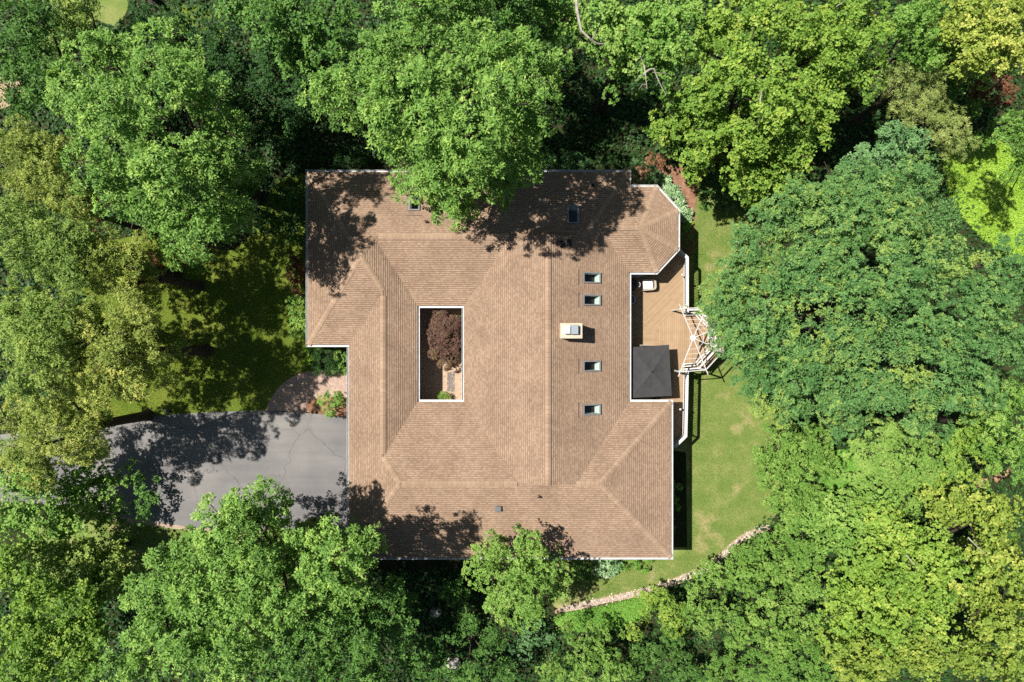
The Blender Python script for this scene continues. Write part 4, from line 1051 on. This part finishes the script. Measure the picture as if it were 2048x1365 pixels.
tree('round_shrub', 'green shrub below the end of the stone strip at the lawn corner', 'shrub', [(1515, 1110, 46, 3.6), (1560, 1085, 46, 4), (1500, 1165, 50, 4), (1560, 1145, 52, 4.5)], 'shrub', 'shrub', tone=-.08, dens=.85)
tree('round_shrub', 'grey green fine leaved shrub between lawn corner and yellow maples', 'shrub', [(1612, 1075, 40, 4.6), (1620, 1110, 36, 4.4), (1590, 1050, 28, 4)], 'small', 'green')
tree('round_shrub', 'broad green shrub mass beside the yellowish maple at the bottom', 'shrub', [(1490, 1240, 55, 4.6), (1560, 1215, 60, 5), (1620, 1180, 52, 5), (1550, 1280, 60, 5), (1610, 1260, 50, 5), (1470, 1290, 36, 4.2)], 'shrub', 'shrub', tone=.06, dens=.85)
tree('round_shrub', 'smooth green shrub at the bottom edge left of the yellow maples', 'shrub', [(1590, 1335, 62, 5), (1530, 1345, 44, 4.5), (1645, 1345, 46, 5), (1450, 1355, 40, 3.5)], 'small', 'green')
# --- east
tree('layered_shrub', 'tiered light green shrub spreading over the east edge of the lawn', 'shrub', [(1560, 900, 60, 3.8), (1620, 890, 60, 4.4), (1600, 960, 70, 4.4), (1660, 940, 40, 3.8), (1535, 960, 36, 3.2), (1610, 1015, 50, 4), (1550, 1005, 36, 3.4), (1525, 915, 26, 2.8), (1590, 1045, 34, 3.4)], 'shrub', 'shrub', tone=-.03)
tr('light_tree', 'pale green small tree right of the bare soil patch', [(1765, 895, 58, 6), (1822, 918, 66, 7), (1765, 965, 52, 5.5), (1872, 918, 50, 7), (1745, 930, 36, 5)], 'small', 'shrub', tone=.12)
tr('yellow_tree', 'small yellow green tree between the huge ash and the terracotta soil', [(1955, 835, 44, 8), (1925, 885, 52, 7), (1980, 860, 34, 7), (1885, 965, 36, 6.5), (1925, 935, 40, 6.5)], 'beech', 'maple')
tr('green_tree', 'dark green tree on the east edge above the terracotta soil', [(2010, 850, 55, 9), (2045, 900, 48, 9), (1995, 912, 36, 8), (2050, 800, 40, 9)], 'ash', 'green', tone=-.1)
E_ASH = [(1490, 560, 70, 11), (1474, 622, 52, 9.5), (1446, 588, 42, 8.5), (1446, 622, 40, 8.5), (1440, 652, 36, 8.2), (1424, 622, 26, 8.2), (1520, 485, 70, 12), (1600, 425, 80, 13), (1695, 370, 74, 13), (1660, 410, 66, 13.5), (1845, 355, 74, 12), (1765, 395, 72, 13.5), (1895, 430, 66, 11.5), (1680, 460, 90, 14), (1790, 460, 90, 14), (1600, 540, 90, 14), (1700, 560, 95, 15), (1800, 570, 95, 15), (1895, 540, 84, 13.5), (1975, 600, 84, 13), (1560, 640, 84, 13), (1500, 690, 70, 10.5), (1530, 770, 70, 10), (1615, 715, 90, 13.5), (1715, 680, 95, 14.5), (1815, 680, 95, 14.5), (1915, 690, 84, 13.5), (1590, 805, 56, 10), (1690, 795, 80, 12), (1785, 785, 84, 13), (1875, 785, 74, 12.5), (1960, 770, 74, 12), (1690, 840, 44, 9.5), (1850, 850, 52, 11), (2030, 700, 66, 12), (2010, 520, 56, 12)]
tr('ash_tree', 'huge blue green ash covering the lawn east of the pergola', E_ASH, 'ash', 'ash', flat=.6, trunk_r=.34, dens=1.15, skirt=0)
tr('ash_tree', 'grey green ash crown at the north-east behind the huge ash', [(1790, 300, 58, 11.5), (1838, 292, 36, 11), (1740, 335, 40, 11), (1700, 320, 26, 11)], 'ash', 'bluish', tone=-.12, flat=.6, skirt=0)
tr('green_tree', 'green tree at the east edge beside the lime clearing', [(2045, 265, 46, 10), (2055, 330, 40, 9), (2045, 300, 30, 9.5)], 'ash', 'green', skirt=0, base=(1990, 262))
# --- north-east
BR1 = [(14.5, [(.09, [(1152, -6, 0), (1154, 20, .1), (1160, 50, .2), (1163, 62, .2), (1178, 76, .2), (1188, 84, 0), (1196, 88, -.1), (1212, 88, -.2)]), (.04, [(1185, 78, .1), (1190, 66, .4), (1194, 58, .5)]), (.035, [(1186, 80, .1), (1182, 90, -.1)])]),
       (13.2, [(.075, [(1278, 108, 0), (1284, 118, .1), (1288, 130, .1), (1291, 150, .1), (1294, 178, -.1)]), (.06, [(1291, 145, .1), (1300, 139, .2), (1308, 138, .3), (1312, 150, .2), (1320, 168, .1), (1332, 190, 0)]), (.03, [(1290, 148, 0), (1276, 156, .1), (1272, 163, .1)]), (.028, [(1292, 170, 0), (1284, 170, .1), (1277, 180, 0)]), (.02, [(1305, 145, .2), (1340, 148, .2)])])]
tr('maple_tree', 'green maple at the top edge with bare pale limbs over the dark gap', [(1222, 45, 54, 14), (1272, 85, 54, 13.5), (1350, 70, 62, 14.5), (1325, 130, 46, 13), (1238, 110, 32, 11.5), (1370, 20, 44, 14), (1300, 25, 50, 14), (1140, 30, 40, 11), (1105, 20, 40, 12), (1232, 145, 20, 9)], 'maple', 'green', bare=BR1, tone=.12, skirt=.1)
tr('maple_tree', 'broad yellow green maple leaning towards the mulch bed at the north-east', [(1430, 170, 70, 14), (1500, 115, 80, 15), (1560, 190, 90, 15.5), (1440, 255, 72, 12), (1520, 270, 84, 13), (1600, 285, 74, 13), (1362, 235, 44, 10), (1318, 256, 34, 8.5), (1500, 345, 52, 10), (1400, 305, 54, 9.5), (1560, 345, 50, 10), (1640, 230, 62, 13), (1385, 345, 26, 8), (1515, 385, 26, 8.5)], 'maple', 'maple', tone=-.05, skirt=.15)
tr('maple_tree', 'yellow green maple at the top edge right of the bare limbs', [(1620, 45, 80, 15), (1700, 80, 80, 15), (1758, 55, 54, 14), (1660, 135, 62, 14), (1525, 25, 64, 14), (1450, 35, 56, 13), (1738, 150, 46, 13), (1700, 5, 60, 14.5), (1400, 90, 36, 12.5)], 'maple', 'maple', bare=[(14.9, [(.04, [(1520, 205, 0), (1524, 180, .2), (1518, 190, .1)]), (.03, [(1672, 14, 0), (1690, 2, .2)])])])
tr('green_tree', 'fresh green tree at the top edge between yellow maple and pale yellow tree', [(1828, 40, 62, 12), (1880, 95, 52, 11), (1835, 100, 36, 10), (1870, 10, 50, 11.5)], 'beech', 'green')
tr('yellow_tree', 'pale yellow leaved tree in the north-east corner', [(1930, 50, 62, 13), (2010, 40, 62, 14), (1970, 105, 58, 13), (2040, 100, 52, 13), (2055, 0, 50, 13), (1960, 0, 60, 13)], 'maple', 'yellow', tone=.08)
tr('feathery_tree', 'pale feathery willow-like tree right of the yellow green maple', [(1818, 125, 42, 9), (1865, 160, 50, 9), (1805, 165, 44, 9), (1850, 190, 38, 8.5)], 'feather', 'feather', tone=-.05)
tr('feathery_tree', 'pale feathery tree above the huge ash and lime clearing', [(1872, 235, 58, 8), (1905, 265, 48, 8), (1828, 235, 40, 8), (1930, 290, 30, 7)], 'feather', 'feather')
tree('green_shrub', 'green shrub beside the brown clearing at the north-east', 'shrub', [(1950, 225, 38, 5.5), (1915, 180, 40, 6), (1985, 265, 34, 4.5), (1935, 145, 34, 6)], 'shrub', 'green', tone=-.05)
tree('brown_conifer', 'brown dead conifer under the pale yellow tree', 'tree', [(1995, 165, 34, 6.5), (2010, 190, 26, 6), (1975, 185, 24, 5.5)], 'fine', 'rust', tone=-.15)
# --- south-east maples
tr('maple_tree', 'fresh green maple right of the tiered lawn shrub', [(1690, 1025, 50, 8), (1745, 1015, 50, 8), (1690, 1085, 58, 8.5), (1640, 1045, 30, 6.5), (1790, 1010, 36, 8)], 'maple', 'shrub', tone=.05, dens=.82, skirt=.12)
tr('maple_tree', 'broad yellow green maple in the middle of the south-east woods', [(1775, 1065, 60, 10.5), (1835, 1085, 70, 12), (1900, 1130, 74, 13), (1820, 1170, 74, 12.5), (1750, 1150, 62, 11), (1700, 1195, 60, 10.5), (1780, 1240, 74, 12), (1880, 1225, 74, 13), (1690, 1255, 46, 9.5)], 'maple', 'maple', tone=.02, bare=[(12.9, [(.045, [(1936, 1075, 0), (1950, 1090, .1), (1975, 1112, .2)]), (.03, [(1812, 1110, -.2), (1825, 1125, 0), (1838, 1142, 0)])])], dens=.82, skirt=.12)
tr('maple_tree', 'yellow leaved maple on the east edge of the south-east woods', [(1950, 1020, 62, 11), (2015, 1040, 62, 12), (1990, 1115, 70, 13), (2045, 1170, 54, 13), (1965, 1190, 60, 13), (1985, 1250, 66, 13), (2050, 1270, 56, 13), (1890, 1020, 40, 9.5)], 'maple', 'yellow', tone=-.12, dens=.82, skirt=.12)
tr('maple_tree', 'yellow green maple at the bottom edge of the south-east woods', [(1790, 1315, 70, 11), (1870, 1325, 70, 12), (1950, 1330, 70, 12), (1705, 1300, 46, 9), (1735, 1350, 46, 10), (2030, 1340, 60, 12.5), (1850, 1280, 50, 11.5)], 'maple', 'yellow', tone=-.18, dens=.82, skirt=.12)
tree('understory_tree', 'shaded low tree between the yellow maples and terracotta soil', 'tree', [(1850, 1000, 44, 5), (1900, 985, 36, 5), (1810, 985, 36, 5), (1960, 1000, 30, 5)], 'small', 'shrub', tone=-.1)
# --- planting round the house
def bush(label, lobes, style, leaf, name='shrub', **k): return tree(name, label, 'shrub', lobes, style, leaf, crown='foliage', **k)
bush('round bright green shrub against the west wall of the house', [(592, 612, 22, 3.6), (604, 605, 16, 3.5)], 'shrub', 'oak')
bush('green shrub on the west wall just below the round bright one', [(600, 655, 22, 3.4), (606, 675, 16, 3.2), (592, 640, 14, 3)], 'small', 'oak')
bush('dark red leaved shrub against the west wall', [(592, 545, 22, 3.2), (600, 575, 16, 3), (585, 520, 14, 3)], 'small', 'darkred')
bush('shaded green shrub at the north end of the west wall', [(596, 400, 24, 3.6), (600, 440, 18, 3.4), (588, 480, 14, 3)], 'shrub', 'oak_deep')
bush('lime green perennial clump at the corner of the entry recess', [(612, 705, 12, 2.7), (610, 690, 10, 2.7), (617, 722, 10, 2.6)], 'small', 'lime')
bush('dark spiky evergreen filling the entry recess', [(650, 720, 32, 3.4), (640, 700, 22, 3.3), (630, 730, 16, 2.9), (665, 735, 20, 3.2)], 'spiky', 'deep')
bush('light green shrub in the entry recess beside the dark evergreen', [(684, 718, 18, 3.3), (690, 700, 14, 3.2), (676, 738, 14, 3.1)], 'small', 'oak')
bush('round leafy green shrub in the bed between brick walk and driveway', [(664, 810, 24, 3.4), (668, 798, 16, 3.5), (655, 818, 14, 3)], 'shrub', 'oak')
bush('small yellowish plant between the bed shrub and the garage wall', [(690, 812, 10, 2.8), (694, 806, 7, 2.8)], 'small', 'shrub')
bush('dark green shrub along the north wall below the huge oak', [(1140, 328, 28, 3), (1110, 332, 20, 2.8), (1168, 334, 18, 2.6)], 'spiky', 'bluish', tone=-.3)
bush('dark spiky shrub at the north-east corner of the roof', [(1285, 352, 24, 2.8), (1272, 338, 18, 2.6), (1302, 345, 16, 2.5)], 'spiky', 'bluish', tone=-.25)
bush('dark shrub on the north wall left of the corner shrub', [(1215, 332, 22, 2.6), (1240, 336, 16, 2.4)], 'spiky', 'deep')
bush('dim shrub on the north wall near the west corner', [(690, 326, 26, 3), (725, 332, 20, 2.8), (655, 330, 16, 2.6)], 'spiky', 'deep')
bush('rusty shrub in dappled light at the top of the mulch bed', [(1310, 322, 20, 1.8), (1330, 315, 14, 1.6)], 'small', 'rust')
bush('dark rounded shrub against the bay in the roof shadow', [(1368, 466, 17, 1.5), (1366, 488, 13, 1.4)], 'small', 'clover', tone=-.2)
bush('green mounded shrub east wall nearest the deck in the roof shadow', [(1351, 979, 15, 1.5)], 'small', 'oak')
bush('green mounded shrub in the middle of three along the shaded east wall', [(1351, 1008, 14, 1.4)], 'small', 'oak')
bush('green mounded shrub southernmost of three along the shaded east wall', [(1348, 1062, 14, 1.5)], 'small', 'oak')
bush('pale variegated shrub below the south roof edge', [(1210, 1138, 22, 1.3), (1226, 1130, 16, 1.2), (1198, 1148, 12, 1.1)], 'hosta', 'hosta')
bush('dark green shrub left of the pale variegated one under the south eave', [(1165, 1140, 24, 1.6), (1185, 1150, 16, 1.4)], 'small', 'oak_deep')
bush('low green ground cover shrub right of the pale variegated one', [(1260, 1132, 20, 1.0), (1290, 1130, 18, .9), (1245, 1140, 14, .9)], 'small', 'clover')
for i, (px, py, r) in enumerate(((1318, 356, 13), (1332, 368, 15), (1345, 384, 15), (1336, 384, 11), (1352, 398, 14), (1360, 412, 14), (1369, 426, 14), (1372, 442, 11), (1312, 366, 10), (1364, 432, 10))):
    tree('hosta_plant', 'pale variegated hosta in the row between bay window and mulch', 'plant', [(px, py, r, .62)], 'hosta', 'hosta', group='variegated hostas along the bay', flat=.8, crown='foliage', trunk_r=.02)
bush('yellow green hosta at the south end of the variegated row', [(1377, 455, 9, .5)], 'hosta', 'lime', name='hosta_plant')
# courtyard
tree('japanese_maple', 'dark red weeping Japanese maple filling the courtyard', 'tree', [(888, 672, 30, 4.5), (884, 645, 24, 4.3), (905, 650, 20, 4.2), (882, 700, 24, 4.2), (905, 690, 20, 4.2), (892, 722, 18, 3.9), (870, 660, 16, 3.9), (914, 672, 12, 4)], 'fine', 'redmaple', crown='crown', trunk_r=.09, dens=2.2)
bush('small green fern at the south edge of the courtyard', [(889, 797, 11, 3.0), (880, 800, 7, 2.9)], 'spiky', 'shrub', name='fern')
bush('green plant behind the red maple in the courtyard corner', [(918, 632, 9, 3.6), (862, 632, 8, 3.6)], 'small', 'shrub', name='courtyard_plant')
# planters by the pergola
for px, py, lab in ((1368.5, 614, 'yellow green potted plant on the deck rail north of the pergola'), (1363, 742, 'yellow green potted plant on the deck south of the pergola')):
    x, y = P(px, py, 3.4); t = empty('planter', (x, y, DZ + .97), lab, 'planter')
    m_ = MB(); m_.lathe((x, y, DZ + .975), [(.11, 0), (.16, .22), (.17, .24), (.14, .24), (.13, .20)], 14); m_.build('pot', 'pot', t)
    q, ti = foliage([(x, y, DZ + 1.25, .20, .16)], 'small', np.random.default_rng(int(py)), 1.6); o = bpy.data.objects.new('foliage', leaf_mesh('foliage', q, ti, 'leaf_lime', (x, y, DZ + .97))); C.objects.link(o); o.parent = t
# ground cover in the clearings: leaves too many to count
def cover(name, poly, n, leaf, ll, seed, zlo=.05, zhi=.28):
    rng = np.random.default_rng(seed); xs_, ys_ = [p[0] for p in poly], [p[1] for p in poly]; pts = []
    while len(pts) < n:
        x, y = rng.uniform(min(xs_), max(xs_)), rng.uniform(min(ys_), max(ys_))
        if in_poly(x, y, poly): pts.append((x, y, T(x, y) + rng.uniform(zlo, zhi)))
    B = np.array(pts); D_ = unit(rng.normal(size=(n, 3)) * np.array([1, 1, .25])); Nn = unit(np.array([0, 0, 1.]) + rng.normal(0, .35, (n, 3))); Nn = unit(Nn - (Nn * D_).sum(1, keepdims=True) * D_)
    S = np.cross(D_, Nn); s_ = rng.uniform(.6, 1.2, (n, 1)) * ll
    q = np.stack([B, B + D_ * s_ * .5 + S * s_ * .38, B + D_ * s_, B + D_ * s_ * .5 - S * s_ * .38], 1)
    ti = np.clip(.5 + rng.normal(0, .2, n) + .18 * np.sin(B[:, 0] * 1.3) * np.cos(B[:, 1] * 1.1), 0, 1)
    o = bpy.data.objects.new(name, leaf_mesh(name, q, ti, 'leaf_' + leaf, (0, 0, 0))); C.objects.link(o); tag(o, kind='stuff'); return o
EXCL = [gpoly(q) for q in ([(600, 330), (1400, 330), (1400, 420), (1560, 420), (1560, 1000), (1480, 1090), (1330, 1180), (1110, 1230), (1000, 1130), (600, 1130)], [(180, 470), (640, 470), (640, 1080), (300, 1150), (-60, 1100), (-60, 850), (160, 820)], [(1880, 280), (2070, 280), (2070, 520), (1980, 500)], [(1640, 900), (1740, 900), (1740, 985), (1640, 985)], [(165, -40), (260, -40), (260, 55), (180, 45)], [(1110, 1190), (1310, 1190), (1310, 1250), (1110, 1260)], [(-40, 140), (50, 140), (50, 220), (-40, 220)])]
def undergrowth(n, seed):
    rng = np.random.default_rng(seed); pts = []
    while len(pts) < n:
        px, py = rng.uniform(-60, 2110), rng.uniform(-60, 1425); x, y, z = G(px, py)
        if any(in_poly(x, y, e_) for e_ in EXCL): continue
        pts.append((x, y, z + rng.uniform(.03, .5) ** 1.5))
    B = np.array(pts); D_ = unit(rng.normal(size=(n, 3)) * np.array([1, 1, .25])); Nn = unit(np.array([0, 0, 1.]) + rng.normal(0, .4, (n, 3))); Nn = unit(Nn - (Nn * D_).sum(1, keepdims=True) * D_)
    S = np.cross(D_, Nn); s_ = rng.uniform(.12, .34, (n, 1))
    q = np.stack([B, B + D_ * s_ * .5 + S * s_ * .33, B + D_ * s_, B + D_ * s_ * .5 - S * s_ * .33], 1)
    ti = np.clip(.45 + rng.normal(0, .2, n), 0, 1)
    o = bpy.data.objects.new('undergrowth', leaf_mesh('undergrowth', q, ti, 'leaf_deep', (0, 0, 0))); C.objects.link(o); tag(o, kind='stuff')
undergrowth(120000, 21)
cover('clover_leaves', gpoly(smooth_poly([(1115, 1229), (1200, 1214), (1290, 1194), (1310, 1215), (1255, 1250), (1180, 1262), (1120, 1252)])), 16000, 'clover', .10, 3)
cover('meadow_leaves', gpoly(smooth_poly([(1890, 290), (1960, 275), (2020, 300), (2070, 360), (2070, 520), (1990, 500), (1900, 400)])), 42000, 'lime', .11, 4)
cover('meadow_leaves', gpoly(smooth_poly([(1640, 915), (1720, 900), (1740, 960), (1650, 975)])), 9000, 'clover', .10, 6)
def grass(name, poly, n, leaf, seed):
    rng = np.random.default_rng(seed); xs_, ys_ = [p[0] for p in poly], [p[1] for p in poly]; pts = []
    while len(pts) < n:
        x, y = rng.uniform(min(xs_), max(xs_)), rng.uniform(min(ys_), max(ys_))
        if in_poly(x, y, poly): pts.append((x, y, T(x, y) + .01))
    B = np.array(pts); a = rng.random(n) * 6.283; S = np.stack([np.cos(a), np.sin(a), 0 * a], 1) * .012
    tip = B + np.stack([rng.normal(0, .022, n), rng.normal(0, .022, n), rng.uniform(.025, .06, n)], 1)
    q = np.stack([B - S, B + S, tip + S * .3, tip - S * .3], 1)
    n1 = np.sin(B[:, 0] * .9 + 2) * np.cos(B[:, 1] * .55) + .6 * np.sin(B[:, 0] * 2.3 + B[:, 1] * 1.7)
    ti = np.clip(.5 + rng.normal(0, .18, n) + .14 * n1, 0, 1)
    o = bpy.data.objects.new(name, leaf_mesh(name, q, ti, 'leaf_' + leaf, (0, 0, 0))); C.objects.link(o); tag(o, kind='stuff'); return o
mat_leaf('leaf_grass', (.11, .19, .035), (.18, .245, .065), (.31, .32, .13), .25)
grass('grass', gpoly(smooth_poly([(1394, 362), (1440, 345), (1530, 370), (1560, 460), (1560, 800), (1575, 960), (1535, 1052), (1478, 1078), (1440, 1115), (1395, 1143), (1330, 1165), (1262, 1183), (1195, 1196), (1125, 1212), (1110, 1190), (1110, 1150), (1300, 1120), (1378, 1090), (1378, 900), (1390, 500)])), 150000, 'grass', 11)

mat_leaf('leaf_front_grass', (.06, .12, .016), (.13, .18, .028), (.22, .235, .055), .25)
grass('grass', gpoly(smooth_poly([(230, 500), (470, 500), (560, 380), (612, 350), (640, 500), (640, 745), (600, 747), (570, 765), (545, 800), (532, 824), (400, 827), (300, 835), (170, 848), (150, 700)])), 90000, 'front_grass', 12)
grass('grass', gpoly([(200, 1042), (330, 1056), (405, 1066), (572, 1068), (560, 1110), (380, 1140), (200, 1110)]), 20000, 'grass', 13)

# ------------------------------------------------------------------ light, sky, camera
SD = Vector((.538, -.168, -1.0)).normalized()
sun = bpy.data.lights.new('sun', 'SUN'); sun.energy = 5.0; sun.angle = R(.53); sun.color = (1.0, .945, .86)
so = bpy.data.objects.new('sun', sun); C.objects.link(so); so.rotation_euler = SD.to_track_quat('-Z', 'Y').to_euler(); so.location = (-20, 8, 60)
w = bpy.data.worlds.new('World'); sc.world = w; w.use_nodes = True
nt = w.node_tree; bg = nt.nodes['Background']
sk = nt.nodes.new('ShaderNodeTexSky'); sk.sky_type = 'NISHITA'; sk.sun_disc = False
sk.sun_elevation = math.asin(-SD.z); sk.sun_rotation = math.atan2(-SD.x, -SD.y) % (2 * math.pi)
nt.links.new(sk.outputs[0], bg.inputs[0]); bg.inputs[1].default_value = .042
cam = bpy.data.cameras.new('camera'); cam.sensor_width = 36.0; cam.lens = 24.0; cam.clip_end = 1000; cam.clip_start = .5
co = bpy.data.objects.new('camera', cam); C.objects.link(co); co.location = (0, 0, H); co.rotation_euler = (0, 0, 0); sc.camera = co
sc.view_settings.view_transform = 'Standard'; sc.view_settings.look = 'None'; sc.view_settings.exposure = .6
sc.cycles.use_denoising = False
sc.cycles.max_bounces = 6; sc.cycles.diffuse_bounces = 2; sc.cycles.transparent_max_bounces = 8; sc.cycles.caustics_reflective = False; sc.cycles.caustics_refractive = False
print('leaves', NLEAF)
